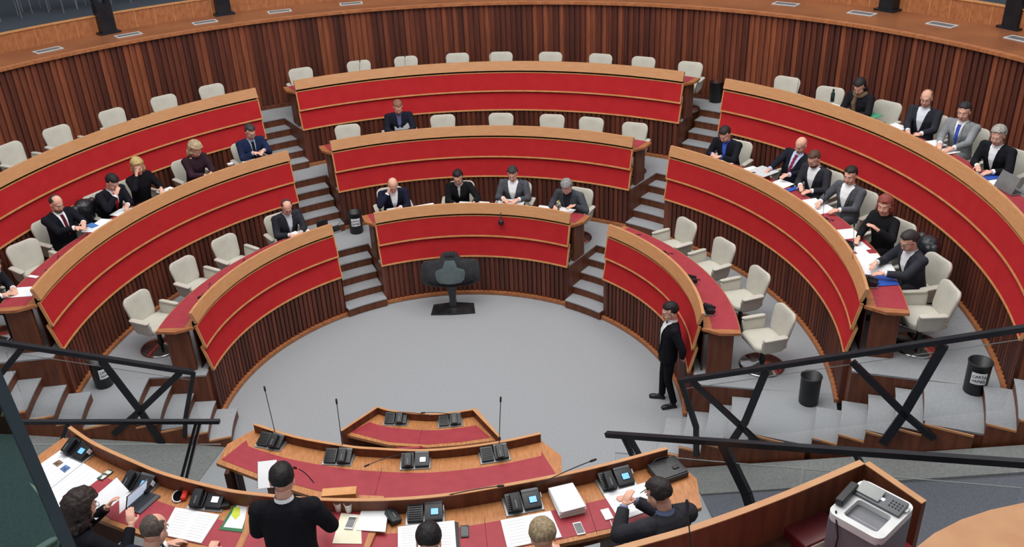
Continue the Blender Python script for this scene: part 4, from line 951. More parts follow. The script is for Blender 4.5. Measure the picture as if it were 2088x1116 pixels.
E2 = ZN+.036
sheet('paper_sheet', [(696, 1047), (736, 1051), (738, 1110), (678, 1109)], E2, 'cream sheet under the white phone beside the standing man', 'paper', M_cream, .003)
sheet('paper_sheet', [(742, 1022), (794, 1029), (786, 1086), (727, 1082)], E2+.004, 'white stapled sheets tilted over the cream sheet', 'paper', M_paper, .005, extra=[('emblem', [(762, 1033), (765, 1033), (765, 1037), (762, 1037)], M_ink)])
sheet('paper_note', [(676, 1074), (690, 1076), (688, 1084), (674, 1083)], E2, 'small cream note beside the cream sheet', 'note', M_cream, .001)
def cup(x, y, z, label):
    p = P(x, y, z); t = thing('plastic_cup', label, 'cup', (p.x, p.y, z)); bm = new(); lathe(bm, [(0, 0), (.024, 0), (.034, .095), (.036, .096), (.033, .094), (.023, .004), (0, .004)], 20); finish(bm, 'cup_wall', M_paper, t, 'all')
    bm = new(); lathe(bm, [(0, .05), (.028, .05), (.028, .054), (0, .054)], 16); finish(bm, 'water', M_screenw if False else mat('water', (210, 214, 216), .1), t)
cup(691, 1042, ZN+.036, 'white plastic cup touching the standing man\'s elbow'); cup(712, 1044, ZN+.036, 'white plastic cup nearer the white stapled sheets')
p = P(800, 1060, D); t = thing('handset_cradle', 'loose black handset between the stapled sheets and the terminal', 'handset', (p.x, p.y, D), .5); bm = bbox_bev((0, 0, .035), (.10, .15, .06), RX(12) @ RY(14), .018, 3); finish(bm, 'body', M_black, t, True); bm = bbox_bev((0, -.01, .068), (.015, .06, .004), RX(12) @ RY(14), .001, 1); finish(bm, 'slot', M_grey, t)
bk = sheet('open_book', [(812, 1077), (927, 1064), (931, 1120), (812, 1122)], D, 'open white document with dark cover before the black-haired man', 'book', M_paper, .014, lines=8, extra=[('dark_cover', [(927, 1064), (935, 1066), (938, 1120), (931, 1120)], M_black)])
sheet('open_book', [(1021, 1063), (1123, 1044), (1146, 1097), (1035, 1120)], D, 'open white book before the grey-blond woman', 'book', M_paper, .010, lines=8)
# paper stack in a folder
p = P(1157, 1028, D); t = thing('paper_stack', 'thick stack of papers in a worn cream folder beside the terminal', 'paper stack', (p.x, p.y, D), math.radians(14))
rnd = random.Random(3)
for i in range(9):
    bm = bbox_bev((rnd.uniform(-.008, .008), rnd.uniform(-.012, .012), .006+i*.0095), (.225, .315, .008), RZ(rnd.uniform(-2.5, 2.5)), .001, 1); finish(bm, 'folder_cover' if i in (0,) else 'sheaf', M_cream if i in (0, 1, 4) else M_paper, t)
bm = bbox_bev((0, -.13, .02), (.2, .01, .012), None, .003); finish(bm, 'binding_clip', M_darkwood, t)
sheet('paper_sheet', [(1230, 1009), (1316, 985), (1343, 1037), (1265, 1063)], D, 'large white sheets under the hands of the man with a pen', 'paper', M_paper, .006, lines=5)
sheet('paper_sheet', [(1268, 1012), (1300, 1004), (1338, 1030), (1320, 1046)], D+.008, 'folded sheet lying on top of the large white sheets', 'paper', M_paper, .003, curl=.02)
p = P(1361, 966, D); t = thing('leather_bag', 'black leather document bag at the right end of the presidency desk', 'bag', (p.x, p.y, D), math.radians(22))
bm = bbox_bev((0, 0, .03), (.30, .24, .055), RX(3), .02, 3); finish(bm, 'body', mat('black_leather', (38, 38, 42), .35, bump=.2, bscale=60), t, True)
bm = bbox_bev((0, .01, .061), (.29, .22, .008), RX(3), .004); finish(bm, 'flap', mat('black_leather', (38, 38, 42), .35), t, True)
bm = bbox_bev((.07, -.02, .070), (.06, .035, .012), RX(3), .004); finish(bm, 'buckle', M_black, t, True)
bm = new(); tube(bm, [(-.1, .11, .06), (-.05, .125, .085), (.05, .125, .085), (.1, .11, .06)], .007, 8); finish(bm, 'handle', M_black, t, True)
n_ = P(549, 964, 2.95); t = thing('spiral_notebook', 'white spiral notebook held up in front of the standing man', 'notebook', (n_.x-.02, n_.y, 2.93), .1); bm = bbox_bev((0, 0, 0), (.17, .25, .006), RX(35), .001, 1); finish(bm, 'pages', M_paper, t)
bm = new()
for i in range(14): tube(bm, [Vector((-.085+.006*math.cos(a), -.11+i*.017, .006*math.sin(a))) for a in [2*PI*k/6 for k in range(7)]], .0015, 4)
tf(bm, RX(35)); finish(bm, 'spiral_binding', M_black, t)

# ---------------------------------------------------------------- the people at the presidency desk
def at(x, y, zh): return P(x, y, zh)
Z2 = 2.06
h = at(575, 920, 3.93)
person((h.x-.03, h.y-.16, Z2), math.radians(2), 'standing man in black suit with white collar seen from behind at the presidency desk', h='crop', hc=(26, 22, 22), suit=(24, 24, 30), pose='stand', lean=9, pitch=18, hands={-1: (-.20, .33, .96), 1: (.22, .33, 1.0)}, fine=True, vneck=.06, pole={-1: (-.8, -.9, -.4), 1: (.9, -.8, -.4)}, armw=1.15, fat=.035)
def sit_near(x, y, zh, rz, label, fy=.25, **kw):
    h = at(x, y, zh); d = Vector((-math.sin(rz), math.cos(rz), 0)); loc = h-d*fy
    t, J, HM = person((loc.x, loc.y, Z2), rz, label, fine=True, **kw)
    c = dup(proto_chair, (loc.x-d.x*.02, loc.y-d.y*.02, Z2), rz, 'beige chair occupied by the '+kw.get('_', label).split(' seen')[0].split(' at')[0].split(' holding')[0], 'chairs at the presidency desk')
    return J
sit_near(873, 1080, 3.34, math.radians(-4), 'black-haired man reading at the presidency desk seen from behind', h='short', hc=(30, 26, 28), suit=(40, 42, 52), pitch=34, lean=16, hands={-1: (-.16, .45, .80), 1: (.18, .45, .80)})
sit_near(1106, 1074, 3.33, math.radians(8), 'grey-blond woman in navy top seen from behind at the presidency desk', h='grey', hc=(168, 148, 116), suit=(22, 24, 42), vneck=0, female=True, pitch=34, lean=16, hands={-1: (-.14, .45, .80), 1: (.16, .45, .80)}, cuffs=False, glasses=True)
sit_near(1348, 990, 3.32, math.radians(24), 'man in charcoal suit holding a pen at the right of the presidency desk', h='crop', hc=(46, 38, 38), suit=(52, 52, 58), shirt=(120, 136, 176), pitch=24, lean=18, yaw=20, hands={-1: (-.19, .48, .94, (.4, 0, .3)), 1: (-.06, .52, .90, (-.5, 0, .1))}, fy=.24, armw=1.2, fat=.02)
sit_near(312, 1062, 3.34, math.radians(-22), 'balding man in navy jacket at the left of the presidency desk', h='reced', hc=(92, 80, 74), suit=(32, 38, 58), pitch=26, lean=14, hands={-1: (-.14, .42, .80), 1: (.25, .48, .80)}, fy=.22)
sit_near(163, 1006, 3.38, math.radians(-34), 'curly dark-haired woman in black jacket reading at the presidency desk', h='curly', hc=(48, 36, 34), suit=(24, 24, 32), vneck=0, female=True, pitch=18, lean=16, hands={-1: (-.08, .46, .96, (0, 0, .4)), 1: (.24, .44, .92, (-.3, 0, .7))}, cuffs=False, glasses=True, fy=.24)
# sheet in the curly woman's hands
q = P(218, 1012, 3.02); bm = new(); V = [[bm.verts.new(Vector((x, y, .05*math.cos((x)*9)))) for y in (-.17, .17)] for x in [-.13+.26*i/12 for i in range(13)]]
W2 = [[bm.verts.new(v.co+Vector((0, 0, .0015))) for v in r] for r in V]
for i in range(12):
    bm.faces.new((V[i][0], V[i+1][0], V[i+1][1], V[i][1])); bm.faces.new((W2[i][1], W2[i+1][1], W2[i+1][0], W2[i][0]))
    for j in (0, 1): bm.faces.new((V[i][j], W2[i][j], W2[i+1][j], V[i+1][j]))
for i in (0, 12): bm.faces.new((V[i][0], V[i][1], W2[i][1], W2[i][0]))
o = finish(bm, 'newspaper_page', M_paper, None, True); tag(o, 'curled white page held by the curly dark-haired woman', 'newspaper', None, (q.x, q.y, 2.98)); o.rotation_euler = (math.radians(20), 0, math.radians(-48))
sheet('paper_sheet', [(243, 1005), (262, 990), (291, 1004), (244, 1049)], D, 'white printed sheet between the curled page and the tablet', 'paper', M_paper, .003, lines=5)
# pen
j = P(1310, 1008, 3.0); bm = new(); tube(bm, [(0, 0, 0), (.10, .03, .05)], .004, 6); o = finish(bm, 'pen', M_black, None, True); tag(o, 'black pen in the hand of the man in charcoal suit', 'pen', None, P(1306, 1006, 2.99))
# ================================================================ PRINTER DESK
ZP = 3.62; ZPB = 4.0
Hp = smooth_line(pts_at([(1210, 1142), (1299, 1116), (1406, 1086), (1525, 1045), (1640, 1000), (1763, 947)], ZPB), 3); C2 = P(1880, 1028, ZPB); off = Vector((2.9, -6.9, 3.0))
pd = thing('side_desk', 'high-sided curved desk corner that carries the fax printer', 'desk', off)
front_screen(Hp, 3.0, ZPB, 'front_screen', pd, off, .045); front_screen([Hp[-1], C2], 3.0, ZPB, 'side_screen', pd, off, .045)
c3 = Vector((C2.x-.1, C2.y-1.0, 0)); bm = new(); flat(bm, Hp+[C2, c3, Vector((Hp[0].x, c3.y, 0))], ZP-.04, ZP); dt = finish(bm, 'desktop', M_leather, pd, off=off)
bm = new(); q = offset(Hp, -.0); flat(bm, Hp+offset(Hp, -.10)[::-1], ZP, ZP+.02); finish(bm, 'cable_ledge', M_darkwood, dt, off=off)
# fax printer
TL, TT, TR, TB = P(1692, 1036, 4.04), P(1765, 974, 4.04), P(1864, 1034, 4.04), P(1790, 1112, 4.04)
cx = (TL+TT+TR+TB)/4; ax = ((TR-TT)+(TB-TL)); ax.z = 0; wX = ax.length/2; wY = wX; ay = (TT-TL)+(TR-TB); wX = ay.length/2; ang = math.atan2(ay.y, ay.x)
t = thing('fax_printer', 'grey and white fax printer with handset and keypad on the side desk', 'printer', (cx.x, cx.y, ZP), ang)
M_pw = mat('printer_white', (222, 224, 224), .4); M_pg = mat('printer_grey', (112, 114, 120), .45)
hgt = 4.04-ZP
bm = bbox_bev((0, 0, hgt*.45), (wX*.96, wY*.96, hgt*.9), None, .03, 3); finish(bm, 'housing', M_pg, t, True)
# lid with output tray recess
bm = new(); out = rect_round(wX, wY, .06, 5); inn = [(x*.44-wX*.17, y*.62-.015) for x, y in rect_round(wX, wY, .05, 5)]
n_ = len(out); z1 = hgt; v0 = [bm.verts.new((x, y, hgt*.86)) for x, y in out]; v1 = [bm.verts.new((x, y, z1)) for x, y in out]; v2 = [bm.verts.new((x, y, z1)) for x, y in inn]; v3 = [bm.verts.new((x, y, z1-.05-.04*(x+.1))) for x, y in inn]
for A_, B_ in ((v0, v1), (v1, v2), (v2, v3)):
    for i in range(n_): bm.faces.new((A_[i], A_[(i+1) % n_], B_[(i+1) % n_], B_[i]))
bm.faces.new(v3); bm.faces.new(v0[::-1]); finish(bm, 'top_cover', M_pw, t, True)
bm = bbox_bev((-wX*.17, -.01, z1-.06), (wX*.3, wY*.5, .01), RY(6), .002); finish(bm, 'output_tray', mat('tray_grey', (196, 198, 200), .4), t, True)
CPM = T(wX*.23, -.005, z1+.016) @ RY(-9); bm = bbox_bev((0, 0, 0), (wX*.30, wY*.84, .03), CPM, .008, 2); cp = finish(bm, 'control_panel', M_grey, t, True)
bm = new()
for i in range(4):
    for j_ in range(3): ball(bm, (-.024+j_*.024, -wY*.36+i*.022, .016), (.008, .008, .004), 1, CPM)
for i in range(4):
    for j_ in range(5): pass
finish(bm, 'keypad', M_black, cp)
bm = new()
for i in range(5):
    for j_ in range(3): bbox_bev((-.030+j_*.029, wY*.18+i*.019, .0165), (.024, .013, .004), CPM, .001, 1, bm)
finish(bm, 'memory_keys', M_pw, cp)
bm = bbox_bev((-.005, wY*.02, .0165), (.024, .075, .004), CPM, .001, 1); finish(bm, 'display', M_screenw, cp)
bm = bbox_bev((-wX*.02, wY*.45, z1+.03), (.24, .06, .05), RZ(4), .02, 3); finish(bm, 'handset', M_black, t, True)
bm = bbox_bev((wX*.52, wY*.18, z1-.01), (.10, .16, .012), RY(-18), .004); finish(bm, 'paper_guide', mat('guide_grey', (150, 154, 152), .4), t, True)
bm = bbox_bev((wX*.30, -wY*.44, z1+.01), (.05, .03, .012), None, .003); finish(bm, 'latch', M_pw, t, True)
bm = new(); tube(bm, [(-wX*.42, wY*.38, z1+.01), (-wX*.5, wY*.3, z1-.03), (-wX*.54, wY*.2, z1-.14), (-wX*.52, wY*.25, 0.02)], .006, 8); finish(bm, 'handset_cord', M_black, t, True)
p = P(1650, 1066, ZP+.10); t = thing('document_case', 'dark red leather document case left of the fax printer', 'case', (p.x, p.y, ZP), math.radians(24)); bm = bbox_bev((0, 0, .05), (.36, .34, .10), None, .02, 3); finish(bm, 'body', mat('oxblood_leather', (96, 30, 34), .3, col2=(84, 24, 30)), t, True)
bm = bbox_bev((0, -.172, .05), (.34, .006, .07), None, .001, 1); finish(bm, 'paper_edge', M_cream, t)
p = P(1668, 1010, ZP+.05); t = thing('telephone_box', 'black telephone unit wedged behind the fax printer', 'telephone', (p.x, p.y, ZP+.02), math.radians(30)); bm = bbox_bev((0, 0, .06), (.20, .14, .12), RX(10), .02, 3); finish(bm, 'body', M_black, t, True)
bm = bbox_bev((0, -.02, .13), (.17, .05, .04), RX(10), .015, 3); finish(bm, 'handset', M_black, t, True)
# rounded wooden counter end at the picture's lower corner
q = pts_at([(1862, 1122), (1905, 1088), (1960, 1060), (2020, 1040), (2095, 1024), (2200, 1020), (2200, 1200), (1862, 1200)], 4.6); c_ = q[3].copy(); bm = new(); flat(bm, q, 4.55, 4.6); t = thing('wooden_counter', 'pale wooden counter end at the lower right corner', 'counter', (c_.x, c_.y, 3.0)); finish(bm, 'counter_top', M_ledge, t, off=(c_.x, c_.y, 3.0))
q2 = [v.lerp(sum(q, Vector())/8, .12) for v in q]; bm = new(); flat(bm, q2, 3.0, 4.55); finish(bm, 'counter_body', M_brown, t, off=(c_.x, c_.y, 3.0))
bm = new(); flat(bm, [Vector((1.3, -7.0, 0)), Vector((2.6, -6.5, 0)), Vector((3.3, -6.6, 0)), Vector((3.5, -8.6, 0)), Vector((1.3, -8.6, 0))], 2.0, 3.0); struct('floor_dais', bm, M_carpet)
# ================================================================ GLASS BALUSTRADES
def balustrade(label, a, b, panes, braces, posts, rail_w=.075, rail_h=.06, under=.14, down=1.0, gl=M_glass):
    a, b = Vector(a), Vector(b); t = thing('glass_balustrade', label, 'railing', ((a+b)/2).to_tuple()[:2]+(0,), 0, 'black steel and glass balustrades'); o_ = t.location.copy()
    bm = new(); bar(bm, a, b, rail_w, rail_h); finish(bm, 'handrail', M_steel, t, off=o_)
    d = (b-a); 
    for u0, u1 in panes:
        p0, p1 = a+d*u0, a+d*u1; n = Vector((-d.y, d.x, 0)).normalized()*.006; up_ = Vector((0, 0, 1))
        bm = new(); Q = [p0-up_*under, p1-up_*under, p1-up_*down, p0-up_*down]; A_ = [bm.verts.new(v-n) for v in Q]; B_ = [bm.verts.new(v+n) for v in Q]
        bm.faces.new(A_); bm.faces.new(B_[::-1])
        for i in range(4): bm.faces.new((A_[i], A_[(i+1) % 4], B_[(i+1) % 4], B_[i]))
        g_ = finish(bm, 'glass_pane', gl, t, off=o_); bm = new(); bar(bm, Q[0], Q[1], .008, .006); finish(bm, 'pane_edge', mat('glass_edge', (150, 160, 158), .2), g_, off=o_)
    for pts, w0 in braces:
        bm = new(); q = [PV(x, y, a, b) for x, y in pts]
        for i in range(len(q)-1): bar(bm, q[i], q[i+1], .05, w0)
        finish(bm, 'cross_brace', M_steel, t, off=o_)
    for pts, w0 in posts:
        bm = new(); q = [PV(x, y, a, b) for x, y in pts]
        for i in range(len(q)-1): bar(bm, q[i], q[i+1], .05, w0)
        finish(bm, 'post', M_steel, t, off=o_)
    return t
L1a, L1b = Vector((-3.46, -.75, 0)), Vector((-7.4, -1.85, 0))
a = PV(396, 760, L1a, L1b); b = PV(-8, 697, L1a, L1b)
balustrade('black balustrade along the stairs at the left side of the arena', a, b, [(.03, .97)], [([(207, 735), (286, 838), (332, 905)], .085), ([(368, 760), (286, 838), (232, 885)], .075), ([(44, 712), (0, 765)], .07)], [([(395, 760), (378, 855), (378, 892)], .06)], down=1.05)
R1a, R1b = Vector((3.12, -1.66, 0)), Vector((7.2, -3.85, 0))
a = PV(1384, 777, R1a, R1b); b = PV(2100, 668, R1a, R1b)
balustrade('long black balustrade climbing the stairs at the right side of the arena', a, b, [(.02, .505), (.507, .99)], [([(1412, 778), (1520, 878), (1545, 902)], .07), ([(1562, 757), (1520, 860), (1490, 905)], .095), ([(1738, 738), (1845, 845), (1905, 895)], .075), ([(1925, 704), (1840, 850), (1800, 905)], .10)], [([(1390, 780), (1420, 872), (1420, 930)], .07)], down=1.05)
a = P(448, 860, 2.62); b = P(32, 861, 2.62)
balustrade('short black balustrade behind the left end of the presidency desk', a, b, [(.02, .98)], [], [([(400, 864), (370, 978), (364, 1010)], .028), ([(408, 864), (380, 978), (374, 1010)], .028), ([(140, 864), (125, 905)], .04)], .045, .04, .30, 1.1)
a = P(1237, 886, 2.66); b = P(2110, 947, 4.05)
balustrade('heavy black balustrade running from the dais to the right edge', a, b, [(.03, .55), (.56, .99)], [], [([(1272, 892), (1300, 950), (1312, 985)], .03), ([(1284, 892), (1316, 950), (1328, 985)], .03), ([(1474, 905), (1522, 1005), (1540, 1062)], .09), ([(1745, 925), (1760, 955)], .035)], .055, .05, .22, 1.5)
# slanting frame of the visitors' glass screen, lower left
A0, B0 = P(-60, 650, 6.6), P(160, 1160, 5.5); t = thing('glass_screen', 'tall tinted glass screen with slanting steel frame at the lower left corner', 'glass screen', (A0.x, A0.y, 5.0)); o_ = t.location.copy()
bm = new(); bar(bm, A0, B0, .045, .04); finish(bm, 'frame_bar', mat('teal_steel', (44, 60, 68), .4, metal=.2), t, off=o_)
C0 = P(-200, 1160, 5.5); D0 = P(-200, 650, 6.6); bm = new(); nn = (B0-A0).cross(C0-A0).normalized()*.006; E0 = A0.lerp(B0, .42)
for q in ([A0.lerp(B0, .30), B0, C0, D0],):
    A_ = [bm.verts.new(v-nn) for v in q]; B_ = [bm.verts.new(v+nn) for v in q]; bm.faces.new(A_); bm.faces.new(B_[::-1])
    for i in range(4): bm.faces.new((A_[i], A_[(i+1) % 4], B_[(i+1) % 4], B_[i]))
finish(bm, 'tinted_pane', M_teal, t, off=o_)
p = P(95, 1125, 2.9); dup(proto_chair, (p.x, p.y, 2.06), math.radians(-40), 'beige chair seen through the tinted glass screen', 'chairs at the presidency desk')

# ================================================================ TRIBUNE STAND (sculpted black lectern)
tr = thing('sculpted_lectern', 'black sculpted speaker lectern standing before the lowest centre desk', 'lectern', (-.04, 2.98, 0), math.radians(-1)); M_lac = mat('black_lacquer', (24, 25, 28), .25, col2=(40, 41, 45), scale=5, bump=.3, bscale=9, spec=.6)
def slab_outline(pts, y0, y1, bev=.02):
    bm = new(); n = len(pts); a = [bm.verts.new((x, y0, z)) for x, z in pts]; b = [bm.verts.new((x, y1, z)) for x, z in pts]; bm.faces.new(a); bm.faces.new(b[::-1])
    for i in range(n): bm.faces.new((a[i], b[i], b[(i+1) % n], a[(i+1) % n]))
    bmesh.ops.recalc_face_normals(bm, faces=bm.faces[:]); bevel(bm, bev, 2); return bm
def mirror(h): return h+[(-x, z) for x, z in h[::-1]]
LM = T(0, 0, .83) @ RX(-24) @ T(0, 0, -.83)
b_ = slab_outline(mirror([(.07, .50), (.34, .52), (.50, .58), (.53, .72), (.52, .92), (.46, .99), (.20, 1.01), (.12, 1.13)]), -.03, .05); tf(b_, LM); finish(b_, 'back_shell', M_lac, tr, True)
for i, (s_, yy) in enumerate(((.93, -.06), (.84, -.09))):
    b_ = slab_outline(mirror([(.06, .54+i*.02), (.30*s_, .56+i*.02), (.46*s_, .62), (.48*s_, .74), (.47*s_, .90-i*.02), (.42*s_, .965-i*.03), (.17, .985-i*.02), (.11, 1.10)]), yy, yy+.04, .012); tf(b_, LM); finish(b_, 'ribbed_wing', M_lac, tr, True)
b_ = slab_outline(mirror([(.05, .56), (.19, .58), (.25, .64), (.27, .76), (.25, .81), (.13, .85), (.09, .98)]), -.13, -.09, .02); tf(b_, LM); finish(b_, 'screen_plate', mat('grey_green_plate', (86, 96, 98), .3, col2=(64, 76, 80), scale=4), tr, True)
b_ = bbox_bev((0, -.02, 1.09), (.19, .18, .10), LM, .02); finish(b_, 'crown_block', M_lac, tr, True)
bm = new(); V = []
for z, w_, d_ in ((.04, .07, .09), (.25, .055, .07), (.48, .09, .07), (.60, .14, .06)): V.append([bm.verts.new((x*w_, y*d_+.02, z)) for x, y in ((-1, -1), (1, -1), (1, 1), (-1, 1))])
for a_, b2 in zip(V, V[1:]):
    for i in range(4): bm.faces.new((a_[i], a_[(i+1) % 4], b2[(i+1) % 4], b2[i]))
bm.faces.new(V[0][::-1]); bm.faces.new(V[-1]); finish(bm, 'column', M_lac, tr)
bm = new(); poly_prism(bm, [(-.40, -.20), (-.02, -.22), (.02, -.22), (.40, -.20), (.37, .14), (.03, .10), (-.03, .10), (-.37, .14)], 0, [.02, .05, .05, .02, .03, .09, .09, .03]); finish(bm, 'foot_plate', M_lac, tr)

# ================================================================ WASTE BINS
def text(s, size, m, parent, M):
    cu = bpy.data.curves.new('lettering', 'FONT'); cu.body = s; cu.size = size; cu.align_x = 'CENTER'; cu.align_y = 'CENTER'; cu.extrude = .0006; cu.offset = .0008
    o = bpy.data.objects.new('lettering', cu); COL.objects.link(o); dg = bpy.context.evaluated_depsgraph_get(); me = bpy.data.meshes.new_from_object(o.evaluated_get(dg)); bpy.data.objects.remove(o)
    me.transform(M); me.materials.clear(); me.materials.append(m); o = bpy.data.objects.new('lettering', me); COL.objects.link(o); o.parent = parent; return o
def bin_(loc, label, face=-90, lines=('CARTA', 'PAPIER'), sh=1.0, grp='black waste bins'):
    t = thing('waste_bin', label, 'waste bin', loc, math.radians(face+90), grp); r, hh = .135*sh, .42*sh
    bm = new(); lathe(bm, [(0, 0), (r*.92, 0), (r*.95, .01), (r, hh), (r+.008, hh), (r+.008, hh+.012), (r-.01, hh+.012), (r*.9, .02), (0, .02)], 28); b_ = finish(bm, 'bucket', M_black, t, 'all')
    if lines:
        bm = new(); n = 8; V = []
        for i in range(n+1):
            a = math.radians(-90-38+76*i/n); V.append([bm.verts.new(((r+.002)*math.cos(a), (r+.002)*math.sin(a), z)) for z in (hh*.42, hh*.80)]); 
        for i in range(n): bm.faces.new((V[i][0], V[i+1][0], V[i+1][1], V[i][1]))
        l_ = finish(bm, 'paper_label', M_paper, t)
        for i, s in enumerate(lines): text(s, .05*sh, M_ink, l_, T(0, -(r+.0035), hh*(.68-.15*i)) @ RX(90))
    return t
bin_(P(728, 473, .8), 'black waste bin with paper label beside the lowest centre desk', -80)
bin_(P(1459, 207, 2.38), 'black waste bin at the top of the right aisle stairs', 200, None)
bin_(P(214, 785, .8), 'black waste bin labelled for paper by the left near stairs', -40)
bin_(P(1648, 820, .8), 'plain black waste bin on the lowest right landing', -60, None)
bin_(P(1986, 797, 1.59), 'black waste bin labelled for paper on the middle right landing', -112)
bin_(P(1893, 612, 1.59), 'black waste bin labelled for plastic behind the man paging papers', -120, ('PLASTICA', 'PLASTIK'))
p = P(586, 207, 2.38); bm = bbox_bev((0, 0, .22), (.10, .04, .40), None, .01); o = finish(bm, 'white_notice', M_paper, None); tag(o, 'narrow white panel at the left end of the highest centre desk', 'notice', None, (p.x, p.y, 2.38), .5)
p = P(1441, 190, 2.38); t = thing('paper_tower', 'tall pile of white papers at the right end of the highest centre desk', 'paper stack', (p.x, p.y, 2.38), .4)
for i in range(14): bm = bbox_bev((0, 0, .015+i*.03), (.22, .30, .022), RZ((i*37) % 7-3), .003, 1); finish(bm, 'ream', M_paper, t)

# ================================================================ USHER
p = P(1357, 824, 0); uh = (p.x+.02, p.y+.03, 0)
tt, J, HM = person(uh, math.radians(88), 'usher in black tailcoat with white shirt and bow tie standing against the lowest right desk', h='side', hc=(26, 22, 24), suit=(20, 21, 28), shirt=(236, 236, 238), pose='stand', lean=-3, pitch=14, yaw=10, glasses=True, bow=True, vneck=.085, vz=(-.02, .52), hands={-1: (-.20, -.16, .93, (0, -.2, .4)), 1: (.18, -.20, .92)}, fine=True, trousers=(20, 22, 30), sc=1.0)

# ================================================================ PAPERS ON THE HEMICYCLE DESKS
AN = [0]
def a4(x, y, k, ang, label, w=.22, l=.30, m=M_paper, th=.004, name='paper_sheet', cat='paper', dz=0):
    AN[0] += 1; z = PL[k]+.7495+dz+(AN[0] % 9)*.0006; p = P(x, y, z); q_ = Vector(CEN[k]); v_ = Vector((p.x-q_.x, p.y-q_.y)); a_ = math.degrees(math.atan2(v_.y, v_.x)); hl = l*.575
    r_0 = max(R[k]+.235+min(hl, .2), min(R[k]+.72-hl*.5, v_.length)); p = pol(r_0, a_, CEN[k], z) if cat == 'paper' else p; ang = a_-90+((x*7+y*3) % 25-12) if cat == 'paper' else ang
    w *= 1.22; l *= 1.15; bm = bbox_bev((0, 0, th/2), (w, l, th), None, min(.001, th*.4), 1); o = finish(bm, name, m, None)
    return tag(o, label, cat, 'papers on the curved desks' if cat == 'paper' else None, (p.x, p.y, z), math.radians(ang))
a4(232, 431, 1, 60, 'white sheet in front of the man with red tie'.replace('in front of', 'lying before'), .22, .34)
a4(258, 430, 1, 62, 'white sheet slid towards the man with red tie', .2, .3)
a4(205, 453, 1, 55, 'white sheets right of the bearded man reading', .22, .32)
a4(182, 466, 1, 50, 'white sheet under the bearded man\'s hands', .2, .3)
a4(188, 460, 1, 50, 'blue card beside the bearded man\'s hands', .1, .18, mat('blue_card', (70, 130, 200), .6), .003, 'blue_card', 'card', .006)
a4(338, 389, 1, 48, 'white sheet beside the blonde woman', .24, .38)
a4(505, 330, 1, 34, 'white sheet before the man in blue suit', .2, .42)
a4(470, 336, 1, 34, 'white eraser-sized note box between fluffy-haired woman and man in blue', .08, .06, M_paper, .03, 'note_box', 'box')
a4(43, 596, 1, 88, 'white sheet with scribbled logo under the writing man\'s hand at the near end', .24, .36)
a4(68, 565, 1, 70, 'small white packet on the left desk near the writing man', .05, .14, M_paper, .01, 'white_packet', 'packet')
a4(600, 480, 0, 40, 'white sheet under the lone man in dark grey suit', .2, .32)
a4(622, 472, 0, 40, 'white booklet beside the lone man in dark grey suit', .14, .2, dz=.004)
a4(805, 426, 0, 14, 'white sheet before the bald man in navy jacket', .24, .2)
a4(866, 420, 0, 8, 'white folded papers between bald man and woman in black', .3, .14)
a4(949, 411, 0, 0, 'white booklet before the woman in black', .2, .16)
a4(985, 411, 0, -6, 'pale sheet between woman in black and man in grey suit', .2, .15)
a4(1045, 409, 0, -16, 'grey newspaper held low by the man in open grey suit', .40, .26, mat('newsprint', (206, 208, 210), .8, col2=(180, 182, 186), scale=60), .006, dz=.05)
a4(1113, 424, 0, -20, 'white printed card left of the grey-haired man', .24, .14)
a4(1152, 432, 0, -32, 'white sheet under the grey-haired man\'s hands', .24, .30)
a4(790, 270, 1, 6, 'small white sheet left of the laptop', .2, .1)
p = P(1035, 417, 1.56); t = thing('orange_pouch', 'orange domed pouch on the lowest centre desk', 'pouch', (p.x, p.y, 1.548)); bm = new(); ball(bm, (0, 0, .03), (.13, .06, .05), 2); finish(bm, 'body', mat('orange_fabric', (214, 96, 56), .7), t, 'all')
p = P(1136, 412, 1.62); t = thing('flower_posy', 'small pale yellow flower posy before the grey-haired man', 'flowers', (p.x, p.y, 1.548)); bm = new(); rnd = random.Random(5)
for i in range(14): ball(bm, (rnd.uniform(-.035, .035), rnd.uniform(-.03, .03), .09+rnd.uniform(-.03, .04)), .022, 1)
finish(bm, 'blossoms', mat('pale_yellow', (222, 214, 150), .7), t, 'all'); bm = new(); lathe(bm, [(0, 0), (.02, 0), (.018, .07), (0, .07)], 12); finish(bm, 'vase', M_paper, t)
laptop(822, 262, PL[1]+.752, 189, 'open laptop before the balding man at the middle centre desk', .34, .23, mat('laptop_blue', (120, 150, 220), .3, emit=(120, 150, 230), estr=.4), M_silver, 112)
for o in (bpy.data.objects[-1:] if False else []): pass
laptop(2060, 388, PL[2]+.752, 100, 'open silver laptop at the right edge of the highest desk', .36, .25, None, M_silver, 112)
bm = bbox_bev((0, 0, .07), (.20, .06, .13), None, .01); p = P(658, 462, 1.56); o = finish(bm, 'black_case', M_black, None); tag(o, 'upright black case at the stair end of the lowest left desk', 'case', None, (p.x, p.y, 1.548), .6)
p = P(1697, 207, 3.13); t = thing('water_bottle', 'dark green water bottle on the highest right desk', 'bottle', (p.x, p.y, 3.13)); bm = new(); lathe(bm, [(0, 0), (.035, 0), (.036, .14), (.02, .18), (.016, .20), (0, .20)], 16); finish(bm, 'body', mat('bottle_green', (34, 54, 50), .25), t, 'all'); bm = new(); lathe(bm, [(0, .2), (.019, .2), (.019, .225), (0, .225)], 12); finish(bm, 'cap', M_black, t)
a4(1668, 192, 2, -50, 'white sheets left of the water bottle', .3, .26); a4(1718, 212, 2, -54, 'white sheet between water bottle and woman with fur scarf', .22, .3)
a4(1742, 224, 2, -56, 'open notebook under the hands of the woman with fur scarf', .2, .28); a4(1778, 236, 2, -56, 'green folder beside the woman with fur scarf', .2, .26, mat('mint_card', (70, 160, 120), .6), .008, 'green_folder', 'folder')
